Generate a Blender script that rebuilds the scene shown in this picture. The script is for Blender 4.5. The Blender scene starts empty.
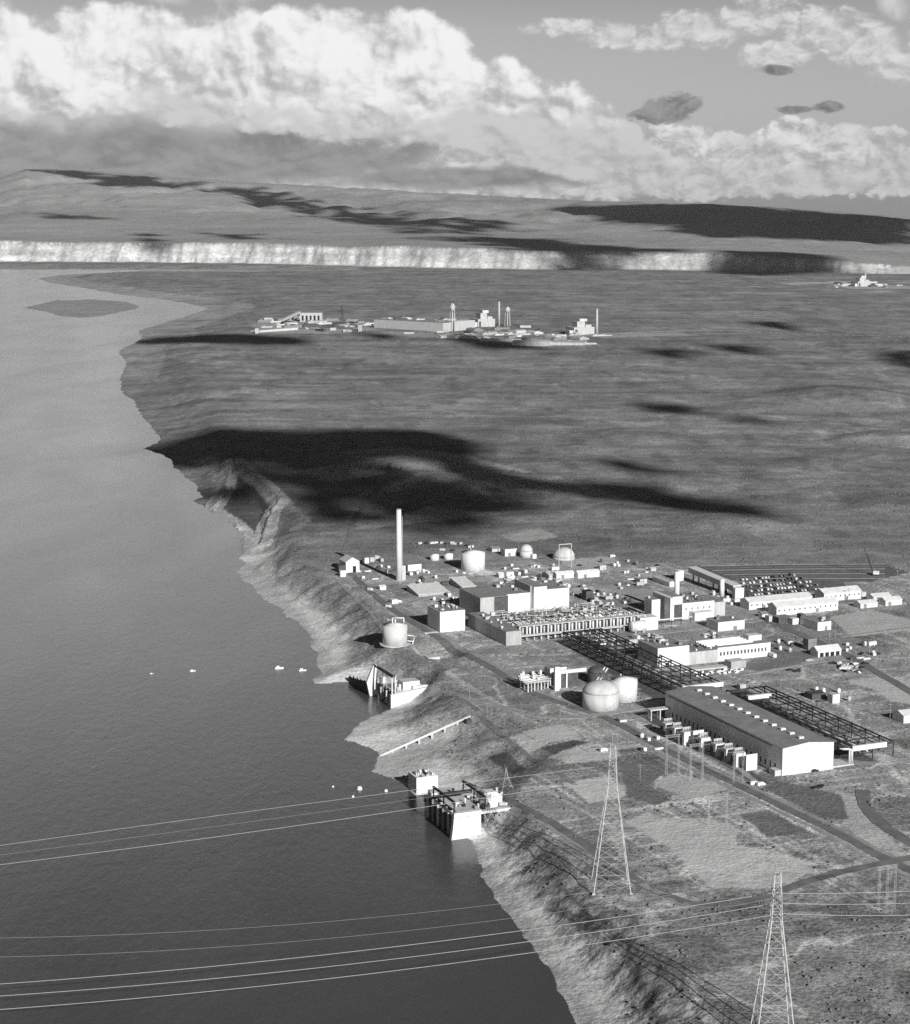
SKYK0, SKYK1, SKYA, HAZE = .76, .03, .4, 0.95e-5
import bpy, bmesh, math, random
import numpy as np
from mathutils import Vector, Matrix

random.seed(7)
sc = bpy.context.scene
COL = sc.collection
# ------------------------------------------------------------------ camera
W, HH, F = 910, 1024, 1900.0
CAMZ, WZ = 330.0, -16.0
PIT = math.atan(315.0 / F)
CP, SP = math.cos(PIT), math.sin(PIT)
cam = bpy.data.cameras.new("camera")
camo = bpy.data.objects.new("camera", cam)
COL.objects.link(camo)
cam.sensor_fit = 'VERTICAL'
cam.sensor_height = 36.0
cam.lens = F / HH * 36.0
cam.clip_start = 1.0
cam.clip_end = 120000.0
camo.location = (0, 0, CAMZ)
camo.rotation_euler = (math.pi / 2 - PIT, 0, 0)
sc.camera = camo


def G(px, py, z=0.0):
    """point at height z seen at a picture position"""
    a, b = (px - 455.0) / F, (512.0 - py) / F
    d = Vector((a, CP + b * SP, -SP + b * CP))
    t = (z - CAMZ) / d.z
    return Vector((d.x * t, d.y * t, z))


def prj(p):
    q = Vector((p[0], p[1], p[2] - CAMZ))
    dep = q.y * CP - q.z * SP
    up = q.y * SP + q.z * CP
    return 455 + F * q.x / dep, 512 - F * up / dep


# plant grid: V runs along the white fronts, B runs away from the camera
ROT = math.atan2(0.39, 0.92)
V = Vector((math.cos(ROT), math.sin(ROT), 0))
B = Vector((-math.sin(ROT), math.cos(ROT), 0))
SUN_EL = math.radians(23.4)
SUN_AZ = math.atan2(-0.905, 0.425)          # direction towards the sun
SUN = Vector((math.cos(SUN_EL) * math.cos(SUN_AZ), math.cos(SUN_EL) * math.sin(SUN_AZ), math.sin(SUN_EL)))


def along(C, D, px):
    """distance from C along D until the picture column px"""
    k = (px - 455.0) / F
    q = C - Vector((0, 0, CAMZ))
    d0 = q.y * CP - q.z * SP
    dd = D.y * CP - D.z * SP
    return (k * d0 - q.x) / (D.x - k * dd)


def rise(C, py):
    """height above C that reaches picture row py"""
    k = (512.0 - py) / F
    q = C - Vector((0, 0, CAMZ))
    d0, u0 = q.y * CP - q.z * SP, q.y * SP + q.z * CP
    return (k * d0 - u0) / (CP + k * SP)


# ------------------------------------------------------------------ noise
def _h(i, j, s):
    n = (i.astype(np.int64) * 374761393 + j.astype(np.int64) * 668265263 + s * 974711) & 0x7fffffff
    n = ((n ^ (n >> 13)) * 1274126177) & 0x7fffffff
    n = n ^ (n >> 16)
    return (n & 0xffff) / 65535.0


def vn(x, y, s=0):
    i, j = np.floor(x), np.floor(y)
    u, v = x - i, y - j
    u, v = u * u * (3 - 2 * u), v * v * (3 - 2 * v)
    return (_h(i, j, s) * (1 - u) + _h(i + 1, j, s) * u) * (1 - v) + (_h(i, j + 1, s) * (1 - u) + _h(i + 1, j + 1, s) * u) * v


def fbm(x, y, o=4, s=0):
    r, a, t = 0, 0.5, 0
    for k in range(o):
        r = r + a * vn(x, y, s + k)
        t += a
        a *= 0.5
        x, y = x * 2.03 + 11.3, y * 2.03 - 7.1
    return r / t


def sst(a, b, x):
    t = np.clip((x - a) / (b - a), 0, 1)
    return t * t * (3 - 2 * t)


def inpoly(X, Y, P):
    r = np.zeros(X.shape, bool)
    n = len(P)
    for i in range(n):
        x1, y1 = P[i][0], P[i][1]
        x2, y2 = P[(i + 1) % n][0], P[(i + 1) % n][1]
        if y1 == y2:
            continue
        c = (Y < y1) != (Y < y2)
        r ^= c & (X < (x2 - x1) * (Y - y1) / (y2 - y1) + x1)
    return r


def pdist(X, Y, P, closed=False):
    r = np.full(X.shape, 1e18)
    n = len(P)
    for i in range(n if closed else n - 1):
        x1, y1 = P[i][0], P[i][1]
        x2, y2 = P[(i + 1) % n][0], P[(i + 1) % n][1]
        dx, dy = x2 - x1, y2 - y1
        L = dx * dx + dy * dy + 1e-9
        t = np.clip(((X - x1) * dx + (Y - y1) * dy) / L, 0, 1)
        r = np.minimum(r, (X - x1 - t * dx) ** 2 + (Y - y1 - t * dy) ** 2)
    return np.sqrt(r)


# ------------------------------------------------------------------ the shore
SHORE = [(640, 1300), (600, 1080), (575, 1024), (557, 985), (543, 962), (520, 935), (500, 905), (484, 878), (474, 858),
         (468, 840), (456, 836), (440, 822), (421, 806), (428, 800), (414, 795), (405, 785), (385, 777), (372, 771), (374, 763),
         (379, 753), (372, 748), (342, 739), (352, 729), (361, 722), (378, 714), (391, 708), (384, 700), (372, 694), (349, 682), (320, 684),
         (309, 680), (320, 672), (317, 655), (306, 632), (300, 624), (284, 610), (270, 604), (256, 592), (246, 582), (237, 573),
         (245, 563), (242, 551), (244, 540), (238, 528), (226, 516), (212, 510), (194, 501), (202, 496), (192, 482), (177, 470),
         (166, 456), (144, 449), (160, 441), (152, 428), (140, 414), (134, 401), (123, 394), (120, 384), (122, 374),
         (126, 363), (117, 351), (134, 343), (142, 338), (137, 331), (160, 324), (183, 317), (208.6, 308.6), (190, 304), (166, 300),
         (128.6, 295.7), (105, 292), (83, 288), (50, 283), (37, 278.5), (60, 275), (100, 273), (137, 272.2), (250, 272.6), (330, 271.5),
         (250, 270.8), (137, 270.2), (20, 269.4), (0, 269.0), (-300, 268.6)]
ISLE = [(22, 308), (46, 312), (60, 316.5), (86, 318), (104, 316), (118, 313), (137, 309.5), (140, 306), (130, 302), (112, 300.5), (90, 299), (70, 300.5), (57, 300), (40, 304)]
shoreW = [G(x, y, WZ) for x, y in SHORE]
landP = shoreW + [Vector((-30000, 9600, 0)), Vector((-30000, 60000, 0)), Vector((40000, 60000, 0)), Vector((40000, 50, 0)), Vector((300, 50, 0))]
isleW = [G(x, y, WZ) for x, y in ISLE]

# cliffs and hills, given by where they stand: columns -> distance and height
PXS = np.array([-400, 0, 28, 60, 130, 250, 330, 400, 520, 600, 700, 800, 860, 910, 1300.])
CB_Y = np.array([264, 264.5, 264.5, 264.5, 265, 266, 268, 270, 272, 272.5, 273.5, 275.5, 276.5, 277, 280])
CT_Y = np.array([241, 241, 241, 241.5, 241.5, 242, 244, 246, 250, 251, 253.5, 258, 262, 266, 268])
SK_Y = np.array([186, 177, 168, 169, 173, 182, 186, 190, 197, 201, 203, 207.5, 213, 217, 226])
RY = np.array([19000, 19000, 19000, 19000, 19000, 18500, 18000, 17500, 16500, 15500, 15000, 15000, 15000, 15000, 15000.])


def slope_of(py):
    b = (512.0 - py) / F
    return (-SP + b * CP) / (CP + b * SP)


CBD = np.array([(-13 - CAMZ) / slope_of(y) for y in CB_Y])
CTZ = np.array([CAMZ + slope_of(y) * (d + 200) for y, d in zip(CT_Y, CBD)])
RZ = np.array([CAMZ + slope_of(y) * d for y, d in zip(SK_Y, RY)])
TPX = (PXS - 455) / F
BWY = np.array([500, 800, 950, 1010, 1060, 1100, 1170, 1230, 1275, 1330, 1450, 1600, 2000, 2400, 3000, 4000, 5000, 9000.])
BWW = np.array([60, 48, 38, 34, 66, 98, 98, 62, 40, 58, 62, 55, 60, 70, 120, 160, 300, 300.])

# an old settling basin cut into the bluff beyond the plant
BASIN = [G(x, y, -2) for x, y in [(233, 462), (279, 500), (268, 512), (258, 536), (236, 512), (214, 498), (226, 484)]]
KNOLL = [(G(880, 440), 60, 9), (G(820, 462), 45, 6), (G(900, 505), 60, 7), (G(770, 405), 70, 8), (G(850, 395), 90, 9), (G(690, 480), 50, 5), (G(730, 525), 50, 5), (G(640, 435), 60, 6), (G(420, 480), 50, 8), (G(455, 488), 40, 7), (G(385, 505), 40, -5), (G(441, 650), 18, -4.5)]


def terrain(X, Y, want=False):
    X = np.asarray(X, float)
    Y = np.asarray(Y, float)
    wob = 1 + Y * 0.0016
    Xs = X + (fbm(X / 14, Y / 14, 3, 90) - .5) * 3.2 * np.minimum(wob, 4)
    Ys = Y + (fbm(X / 14, Y / 14, 3, 95) - .5) * 3.2 * np.minimum(wob, 4)
    s = pdist(Xs, Ys, shoreW)
    s = np.where(inpoly(Xs, Ys, landP), s, -s)
    si = pdist(Xs, Ys, isleW, True)
    si = np.where(inpoly(Xs, Ys, isleW), si, -si)
    w = np.interp(Y, BWY, BWW)
    gul = fbm(X / 17, Y / 26, 4, 40) - .5
    gul2 = np.abs(fbm(X / 30, Y / 30, 4, 60) - .5) * 2
    k = np.clip(s / w, 0, 1)
    mid = np.clip(4 * k * (1 - k), 0, 1)
    k2 = np.clip(k + mid * ((gul * .13 + (gul2 - .3) * .13) * (.35 + .65 * sst(980, 900, Y) + .5 * sst(1290, 1370, Y))), 0, 1)
    g = 0.14 * np.minimum(k2 / .25, 1) + 0.86 * sst(.2, 1, k2)
    plant = sst(1700, 1850, Y - 0.25 * X) + sst(960, 880, Y - 0.35 * (X - 100)) + sst(420, 560, X - .1 * Y)
    amp = np.clip(plant, 0, 1)
    far = sst(2600, 5200, Y)
    n1 = fbm(X / 160, Y / 110, 5, 3)
    n2 = np.abs(fbm(X / 330, Y / 240, 5, 9) - .5) * 2
    n3 = fbm(X / 34, Y / 34, 4, 33)
    rgt = sst(150, 900, X - .05 * Y) * sst(1700, 2000, Y)
    rough = amp * ((n1 - .5) * (5 + 5 * rgt) + (n2 - .25) * (5 + 30 * rgt * (1 - far)) * sst(1700, 2200, Y)) * (1 - .6 * far)
    near = sst(940, 860, Y - 0.35 * (X - 100))
    rough = rough + near * (n3 - .5) * 2.6 + (n3 - .5) * .25
    z = WZ + 16 * g + rough * sst(.35, 1.0, k)
    z = z + mid * (fbm(X / 5, Y / 5, 3, 77) - .5) * .4 * (1 - far)
    # basin with its banks
    inb = (np.abs(Y - 2000) < 700) & (np.abs(X + 250) < 350)
    if inb.any():
        d = pdist(X, Y, BASIN, True)
        ins = inpoly(X, Y, BASIN)
        z = np.where(inb & ins, np.minimum(z, np.maximum(z - 9 * sst(0, 26, d), WZ + 2.5)), np.where(inb & (d < 18), z + 2.6 * (1 - d / 18), z))
    for c, r, dz in KNOLL:
        q = ((X - c.x) ** 2 + ((Y - c.y) * .8) ** 2) / r ** 2
        z = z + dz * np.exp(-q ** 2)
    z = np.where(s < 0, np.maximum(WZ - .25 + .1 * s, WZ - 6), z)
    z = np.where(si > 0, WZ + 1.1 * sst(0, 140, si), z)
    # white bluffs and the hills behind them
    tt = X / (Y * CP + CAMZ * SP)
    cb, ct = np.interp(tt, TPX, CBD), np.interp(tt, TPX, CTZ)
    ry, rz = np.interp(tt, TPX, RY), np.interp(tt, TPX, RZ)
    q = Y - cb
    cg = fbm(X / 90, Y / 500, 4, 21)
    cg2 = np.abs(fbm(X / 230, Y / 900, 4, 25) - .5) * 2
    qq = q - 60 * (cg - .5) - 150 * (cg2 - .28)
    cl = np.clip(qq / 210, 0, 1)
    prof = np.where(cl < .3, cl * .8, .24 + (cl - .3) / .7 * .76)
    prof = prof + .05 * np.sin(prof * 26) * (cl > 0) * (cl < 1)
    ctn = ct + (fbm(X / 500, Y / 4000, 4, 50) - .5) * 30
    p = np.clip((Y - cb - 200) / (ry - cb - 200), 0, None)
    hz = np.where(p <= 1, ctn + (rz - ctn) * np.clip(p, 0, 1) ** 1.75, rz - (p - 1) * 900)
    hz = hz + (fbm(X / 900, Y / 900, 5, 70) - .5) * 130 * sst(.2, .7, p) * sst(1.0, .93, p) + (n2 - .3) * 14 * sst(.0, .2, p) - 36 * sst(.12, .0, np.abs(fbm(X / 1100 + Y / 2600, Y / 2600 - X / 3000, 4, 74) - .5)) * sst(.25, .7, p) * sst(1.05, .9, p)
    zc = np.where(qq > 210, hz, -13 + (ctn + 13) * prof)
    z = np.where(qq > 0, np.maximum(z, zc), z)
    if want:
        return z, dict(s=s, si=si, k=k, w=w, q=qq, p=p, n1=n1, n2=n2, n3=n3, near=near, cl=cl, far=far, amp=amp, rgt=rgt)
    return z


def hz1(x, y):
    return float(terrain(np.array([x]), np.array([y]))[0])


def GT(px, py):
    """first terrain point seen at a picture position"""
    a, b = (px - 455.0) / F, (512.0 - py) / F
    d = np.array((a, CP + b * SP, -SP + b * CP))
    t = np.concatenate([np.arange(400, 8000, 8), np.arange(8000, 24000, 20)])
    x, y, z = d[0] * t, d[1] * t, CAMZ + d[2] * t
    h = terrain(x, y)
    if not (z < h).any():
        return GT(px, py + .8)
    i = np.argmax(z < h)
    return Vector((x[i], y[i], z[i]))


# ------------------------------------------------------------------ materials
MATS = {}


def mat(name, v, rough=.8, var=.25, scale=.25, spec=.3, metal=0.0, stain=0.0, bump=0.0):
    if name in MATS:
        return MATS[name]
    m = bpy.data.materials.new(name)
    m.use_nodes = True
    nt = m.node_tree
    b = nt.nodes['Principled BSDF']
    tc = nt.nodes.new('ShaderNodeTexCoord')
    ns = nt.nodes.new('ShaderNodeTexNoise')
    ns.inputs['Scale'].default_value = scale
    ns.inputs['Detail'].default_value = 6
    ns.inputs['Roughness'].default_value = .65
    mp = nt.nodes.new('ShaderNodeMapping')
    mp.inputs['Scale'].default_value = (1, 1, .25 if stain else 1)
    nt.links.new(tc.outputs['Object'], mp.inputs[0])
    nt.links.new(mp.outputs[0], ns.inputs['Vector'])
    mr = nt.nodes.new('ShaderNodeMapRange')
    mr.inputs['From Min'].default_value = .3
    mr.inputs['From Max'].default_value = .7
    mr.inputs['To Min'].default_value = v * (1 - var - stain)
    mr.inputs['To Max'].default_value = min(v * (1 + var), .9)
    nt.links.new(ns.outputs[0], mr.inputs['Value'])
    cc = nt.nodes.new('ShaderNodeCombineColor')
    for i in range(3):
        nt.links.new(mr.outputs[0], cc.inputs[i])
    nt.links.new(cc.outputs[0], b.inputs['Base Color'])
    b.inputs['Roughness'].default_value = rough
    b.inputs['Specular IOR Level'].default_value = spec
    b.inputs['Metallic'].default_value = metal
    if bump:
        bp = nt.nodes.new('ShaderNodeBump')
        bp.inputs['Strength'].default_value = .5
        bp.inputs['Distance'].default_value = bump
        nt.links.new(ns.outputs[0], bp.inputs['Height'])
        nt.links.new(bp.outputs[0], b.inputs['Normal'])
    MATS[name] = m
    return m


class NB:
    """small helper for math node graphs"""

    def __init__(s, nt):
        s.nt = nt

    def m(s, op, a, b=None, c=None, clamp=False):
        n = s.nt.nodes.new('ShaderNodeMath')
        n.operation = op
        n.use_clamp = clamp
        for i, v in enumerate((a, b, c)):
            if v is None:
                continue
            if isinstance(v, (int, float)):
                n.inputs[i].default_value = v
            else:
                s.nt.links.new(v, n.inputs[i])
        return n.outputs[0]

    def rng(s, v, a, b, c, d, smooth=False):
        n = s.nt.nodes.new('ShaderNodeMapRange')
        if smooth:
            n.interpolation_type = 'SMOOTHSTEP'
        s.nt.links.new(v, n.inputs['Value'])
        for k, q in zip(('From Min', 'From Max', 'To Min', 'To Max'), (a, b, c, d)):
            n.inputs[k].default_value = q
        return n.outputs[0]

    def noise(s, vec, scale, detail=5, rough=.55, dist=0.0):
        n = s.nt.nodes.new('ShaderNodeTexNoise')
        n.inputs['Scale'].default_value = scale
        n.inputs['Detail'].default_value = detail
        n.inputs['Roughness'].default_value = rough
        n.inputs['Distortion'].default_value = dist
        s.nt.links.new(vec, n.inputs['Vector'])
        return n.outputs[0]

    def vec(s, vec, sc, loc=(0, 0, 0), rz=0):
        n = s.nt.nodes.new('ShaderNodeMapping')
        n.inputs['Scale'].default_value = sc
        n.inputs['Location'].default_value = loc
        n.inputs['Rotation'].default_value = (0, 0, rz)
        s.nt.links.new(vec, n.inputs[0])
        return n.outputs[0]

    def xyz(s, x, y, z=0.0):
        n = s.nt.nodes.new('ShaderNodeCombineXYZ')
        for i, v in enumerate((x, y, z)):
            if isinstance(v, (int, float)):
                n.inputs[i].default_value = v
            else:
                s.nt.links.new(v, n.inputs[i])
        return n.outputs[0]


def link_grey(nt, val, sock):
    c = nt.nodes.new('ShaderNodeCombineColor')
    for i in range(3):
        nt.links.new(val, c.inputs[i])
    nt.links.new(c.outputs[0], sock)


# ------------------------------------------------------------------ terrain sheet
def rows():
    r = [G(455, y, -8).y for y in np.arange(1180, 340, -1.35)]
    r += [G(455, y, -8).y for y in np.arange(340, 272, -.45)]
    a = r[-1]
    r += list(np.arange(a + 20, 10900, 20)) + list(np.arange(10900, 22500, 90)) + [24000, 27000]
    return np.array([80, 200, 320, 430] + r)


def cols():
    d = np.arange(-.262, .262, 1.5 / F)
    return np.concatenate([np.linspace(-.62, -.265, 50), d, np.linspace(.265, .62, 60)])


RWS, CLS = rows(), cols()
YY, TT = np.meshgrid(RWS, CLS, indexing='ij')
XX = TT * (YY * CP + CAMZ * SP)
XX = XX.ravel()
YY = YY.ravel()
ZZ, D = terrain(XX, YY, True)


def P2(*pts):
    return [G(x, y, 0) for x, y in pts]


SMO = np.zeros(len(XX))


def paint(alb, poly, v, wob=3.0, fade=1.0, sm=0.0):
    xs, ys = [p.x for p in poly], [p.y for p in poly]
    bb = (XX > min(xs) - 9) & (XX < max(xs) + 9) & (YY > min(ys) - 9) & (YY < max(ys) + 9)
    i = np.nonzero(bb)[0]
    x = XX[i] + (fbm(XX[i] / 9, YY[i] / 9, 3, 111) - .5) * 2 * wob
    y = YY[i] + (fbm(XX[i] / 9, YY[i] / 9, 3, 117) - .5) * 2 * wob
    ins = inpoly(x, y, poly)
    d = pdist(x, y, poly, True)
    f = np.where(ins, np.clip(.35 + d / fade, 0, 1), 0)
    alb[i] = alb[i] * (1 - f) + v * f
    SMO[i] = np.maximum(SMO[i], f * sm)


alb = .155 + (D['n1'] - .5) * .05
st = fbm(XX / 420 + YY / 3000, YY / 60, 5, 200)
alb = alb * (1 + (st - .5) * .6 * sst(1500, 1900, YY))
alb = alb * (1 + (fbm(XX / 45, YY / 190, 4, 215) - .5) * .55 * sst(1500, 1900, YY))
alb = alb + .05 * sst(.016, .004, np.abs(fbm(XX / 330, YY / 330, 4, 218) - .5)) * sst(1600, 1900, YY) * sst(6500, 4500, YY)
alb = alb * (1 - .22 * sst(.60, .70, fbm(XX / 24, YY / 60, 4, 219)) * sst(1500, 1900, YY))
alb = alb * (1 + (fbm(XX / 70, YY / 28, 4, 210) - .5) * .7 * sst(1500, 1900, YY))
# disturbed soil in and around the plant
pl = sst(1.0, .0, (np.abs(YY - 1300) - 330) / 120) * sst(.8, 1.0, D['k'])
alb = alb + pl * (.045 + (fbm(XX / 40, YY / 40, 4, 130) - .5) * .14)
# gravel banks and beaches
bank = D['k'] < 1
bl = sst(1.0, .25, D['k']) * (1 - D['far'])
gr = fbm(XX / 12, YY / 20, 4, 140)
nearb = sst(1900, 1760, YY)
alb = np.where(D['s'] > 0, alb + bl * nearb * (.13 + .22 * (gr - .42)), alb)
beach = sst(.5, .2, D['k'] + (gr - .5) * .3) * nearb * (D['s'] > 0)
alb = alb * (1 - beach) + (.50 - .12 * sst(960, 900, YY)) * beach
# dark band along the near slope
dk = sst(.07, .0, np.abs(D['k'] - .68 - (D['n3'] - .5) * .3)) * sst(930, 880, YY)
alb = alb * (1 - .55 * dk)
rd = sst(.06, .0, np.abs(D['k'] - .97 - (D['n3'] - .5) * .25)) * sst(960, 900, YY)
alb = alb + .1 * rd
alb = np.where((D['near'] > 0) & (D['k'] >= 1), alb * (1 - .1 * D['near']), alb)
lr = np.abs(fbm(XX / 60, YY / 60, 4, 150) - .5)
alb = alb + .13 * sst(.03, .0, lr) * D['near'] * (D['k'] > .6)
# dunes and blow-outs on the plain
bo = sst(.68, .8, fbm(XX / 260, YY / 130, 5, 160)) * D['rgt']
alb = alb + .14 * bo
# bluffs
cliff = (D['q'] > 5) & (D['cl'] < 1)
strat = fbm(XX / 600, ZZ / 7, 3, 170)
alb = np.where(cliff, (.52 + .5 * (strat - .5)) - .14 * sst(.25, .05, D['cl']) - .12 * sst(.5, .8, fbm(XX / 160, ZZ / 40, 4, 175)), alb)
hill = D['q'] >= 205
alb = np.where(hill, .205 + (fbm(XX / 1400, YY / 700, 5, 180) - .5) * .10, alb)
alb = np.where((D['far'] > .3) & (D['s'] > 0) & (D['k'] < .5) & (D['q'] < 0), alb * 1.0 + .055 + .05 * (st - .5), alb)
alb = np.where(D['s'] < -1, .06, alb)
alb = np.where((D['si'] > 0), .20 + .06 * (gr - .5), alb)
# settling basin: light banks, darker floor
bd = pdist(XX, YY, BASIN, True)
bi = inpoly(XX, YY, BASIN)
alb = np.where(bi & (bd > 10), .09, np.where(bd < 14, .36, alb))
for P in (P2((233, 462), (262, 480), (300, 508), (312, 520), (308, 524), (290, 510), (258, 484)),
          P2((186, 452), (214, 450), (224, 470), (218, 492), (210, 492), (214, 472), (205, 456)),
          P2((330, 500), (470, 468), (560, 478), (640, 500), (700, 512), (600, 502), (520, 492), (440, 484)),
          P2((290, 470), (400, 455), (480, 466), (420, 470), (330, 482)),
          P2((330, 452), (400, 448), (470, 456), (540, 474), (470, 464), (400, 456)), P2((340, 515), (430, 505), (520, 512), (440, 520), (360, 530)), P2((400, 470), (440, 462), (470, 478), (500, 500), (450, 492), (420, 486))):
    paint(alb, P, .30, 8, 14)
# worn wheel tracks: wandering, and along the lines of the plant
pm = sst(1.0, .6, (np.abs(YY - 1290) - 300) / 140) * (D['k'] >= .95)
tr1 = np.abs(fbm(XX / 55, YY / 55, 3, 220) - .5)
uu, vv = XX * V.x + YY * V.y, XX * B.x + YY * B.y
tr2 = np.abs(fbm(uu / 400, vv / 30, 3, 230) - .5)
tr3 = np.abs(fbm(uu / 26, vv / 400, 3, 240) - .5)
for tt_, wd_, am_ in ((tr1, .022, .13), (tr2, .022, .11), (tr3, .022, .11)):
    alb = alb + am_ * sst(wd_, wd_ * .3, tt_) * pm
alb = alb * (1 + (fbm(XX / 22, YY / 22, 4, 250) - .5) * .5 * pm) + .022 * pm
alb = alb - .05 * sst(.60, .72, fbm(XX / 35, YY / 35, 4, 260)) * pm
# gravel yards, parking lots, pits and dark ground bands of the plant
PADS = [
    (.36, [(510, 734), (561, 724), (571, 727), (581, 736), (552, 743), (528, 750)]),
    (.36, [(547, 755), (584, 746), (620, 752), (617, 760), (574, 763)]),
    (.40, [(562, 783), (610, 775), (628, 795), (590, 804)]),
    (.37, [(624, 822), (647, 812), (664, 818), (710, 818), (739, 829), (735, 845), (770, 850), (820, 862), (792, 881), (759, 887), (714, 886), (690, 868), (669, 848)]),
    (.33, [(653, 785), (673, 772), (719, 782), (732, 788), (692, 800)]),
    (.36, [(841, 681), (879, 676), (930, 684), (930, 708), (888, 701), (875, 690)]),
    (.32, [(835, 790), (862, 797), (880, 828), (905, 852), (860, 848), (838, 815)]),
    (.33, [(829, 617), (871, 609), (918, 622), (930, 628), (852, 637)]),
    (.30, [(558, 569), (563, 560), (612, 556), (622, 563), (600, 571)]),
    (.27, [(497, 535), (540, 529), (560, 537), (520, 543)]),
    (.25, [(600, 585), (660, 590), (720, 600), (760, 612), (700, 640), (640, 600)]),
    (.30, [(745, 660), (800, 664), (826, 656), (826, 660), (790, 668), (750, 676)]),
    (.075, [(485, 745), (508, 745), (528, 762), (513, 766)]),
    (.075, [(541, 747), (574, 740), (590, 742), (554, 753)]),
    (.13, [(762, 787), (785, 782), (841, 795), (849, 820), (821, 818)]),
    (.14, [(617, 762), (650, 756), (668, 768), (650, 785), (672, 800), (655, 806), (628, 797)]),
    (.14, [(738, 815), (770, 810), (812, 833), (770, 838)]),
    (.15, [(740, 668), (765, 650), (830, 652), (800, 665), (760, 672)]),
    (.085, [(556, 640), (566, 640), (700, 700), (655, 700), (600, 668)]),  # dark ground band under and beside the trestle from the cells
    (.085, [(640, 716), (668, 708), (772, 785), (752, 782), (700, 752)]),  # dark ground band along the transformer row
    (.09, [(728, 690), (745, 688), (880, 762), (838, 760), (770, 720)]),  # dark ground band under the trestle beside the hall
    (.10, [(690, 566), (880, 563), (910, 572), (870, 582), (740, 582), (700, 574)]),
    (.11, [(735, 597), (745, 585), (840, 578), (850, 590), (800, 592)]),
]
for v, pts in [(.55, [(368, 772), (376, 750), (412, 738), (450, 728), (462, 740), (432, 766), (412, 788), (385, 780)]),
               (.56, [(234, 573), (246, 560), (262, 566), (288, 594), (312, 622), (330, 650), (342, 672), (312, 684), (300, 640), (270, 608)]),
               (.46, [(462, 842), (476, 838), (496, 866), (520, 900), (548, 940), (570, 968), (600, 1010), (622, 1050), (590, 1060), (560, 995), (520, 940), (482, 880)])]:
    paint(alb, [G(x, y, -13) for x, y in pts], v / 1.6, 4, 9, .6)
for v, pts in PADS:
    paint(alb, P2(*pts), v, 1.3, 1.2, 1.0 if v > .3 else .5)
for v, pts in [(.24, [(250, 322), (300, 318), (360, 321), (380, 330), (330, 334), (256, 333)]), (.10, [(318, 322), (360, 321), (366, 327), (340, 330), (316, 328)]), (.22, [(370, 330), (450, 334), (470, 330), (520, 331), (480, 338), (400, 337)]),
               (.27, [(440, 336), (500, 337), (585, 341), (600, 346), (520, 347), (470, 341)]), (.24, [(560, 335), (600, 334), (680, 332), (700, 335), (610, 338)]), (.26, [(835, 286), (900, 285), (930, 289), (850, 289)]), (.3, [(780, 283), (850, 281), (850, 283), (790, 285)])]:
    paint(alb, P2(*pts), v, 25, 30)
alb = np.clip(alb * np.where(cliff, 1.15, np.where(alb > .29, 1.6, 1.62 - .14 * sst(1750, 1450, YY))), .03, .75)

me = bpy.data.meshes.new("terrain")
nr, ncl = len(RWS), len(CLS)
co = np.stack([XX, YY, ZZ], 1).astype(np.float32)
idx = np.arange(nr * ncl).reshape(nr, ncl)
q = np.stack([idx[:-1, :-1], idx[:-1, 1:], idx[1:, 1:], idx[1:, :-1]], -1).reshape(-1, 4)
me.vertices.add(len(co))
me.vertices.foreach_set("co", co.ravel())
me.loops.add(q.size)
me.loops.foreach_set("vertex_index", q.ravel().astype(np.int32))
me.polygons.add(len(q))
me.polygons.foreach_set("loop_start", (np.arange(len(q)) * 4).astype(np.int32))
me.polygons.foreach_set("loop_total", np.full(len(q), 4, np.int32))
me.polygons.foreach_set("use_smooth", np.ones(len(q), bool))
me.update()
at = me.attributes.new("soil", 'FLOAT', 'POINT')
at.data.foreach_set("value", alb.astype(np.float32))
SMO = np.maximum(SMO, beach * .75)
at = me.attributes.new("packed", 'FLOAT', 'POINT')
at.data.foreach_set("value", SMO.astype(np.float32))
terr = bpy.data.objects.new("terrain", me)
COL.objects.link(terr)
terr['kind'] = 'structure'

m = bpy.data.materials.new("dry_steppe_soil")
m.use_nodes = True
nt = m.node_tree
nb = NB(nt)
bs = nt.nodes['Principled BSDF']
an = nt.nodes.new('ShaderNodeAttribute')
an.attribute_name = "soil"
ge = nt.nodes.new('ShaderNodeNewGeometry')
pos = ge.outputs['Position']
a1 = nb.noise(nb.vec(pos, (1, 1, 1)), .45, 3, .7)       # sagebrush, 1-3 m
a2 = nb.noise(nb.vec(pos, (1, 1, 1)), .055, 5, .62)     # patches
a3 = nb.noise(nb.vec(pos, (.3, 1, 1), rz=.12), .02, 5, .6)   # wind streaks
f1 = nb.rng(a1, .33, .67, .52, 1.50)
f2 = nb.rng(a2, .3, .7, .78, 1.24)
f3 = nb.rng(a3, .3, .7, .84, 1.18)
an2 = nt.nodes.new('ShaderNodeAttribute')
an2.attribute_name = "packed"
rough_f = nb.m('MULTIPLY', f1, nb.m('MULTIPLY', f2, f3))
fine_f = nb.m('MULTIPLY', nb.rng(a1, .33, .67, .86, 1.14), nb.rng(a2, .3, .7, .93, 1.07))
mxn = nt.nodes.new('ShaderNodeMix')
nt.links.new(an2.outputs['Fac'], mxn.inputs[0])
nt.links.new(rough_f, mxn.inputs[2])
nt.links.new(fine_f, mxn.inputs[3])
val = nb.m('MULTIPLY', an.outputs['Fac'], mxn.outputs[0])
link_grey(nt, val, bs.inputs['Base Color'])
bs.inputs['Roughness'].default_value = 1
bs.inputs['Specular IOR Level'].default_value = 0
bp = nt.nodes.new('ShaderNodeBump')
bp.inputs['Strength'].default_value = .7
bp.inputs['Distance'].default_value = .9
nt.links.new(nb.m('ADD', a1, nb.m('MULTIPLY', a2, 2.5)), bp.inputs['Height'])
nt.links.new(bp.outputs[0], bs.inputs['Normal'])
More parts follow.
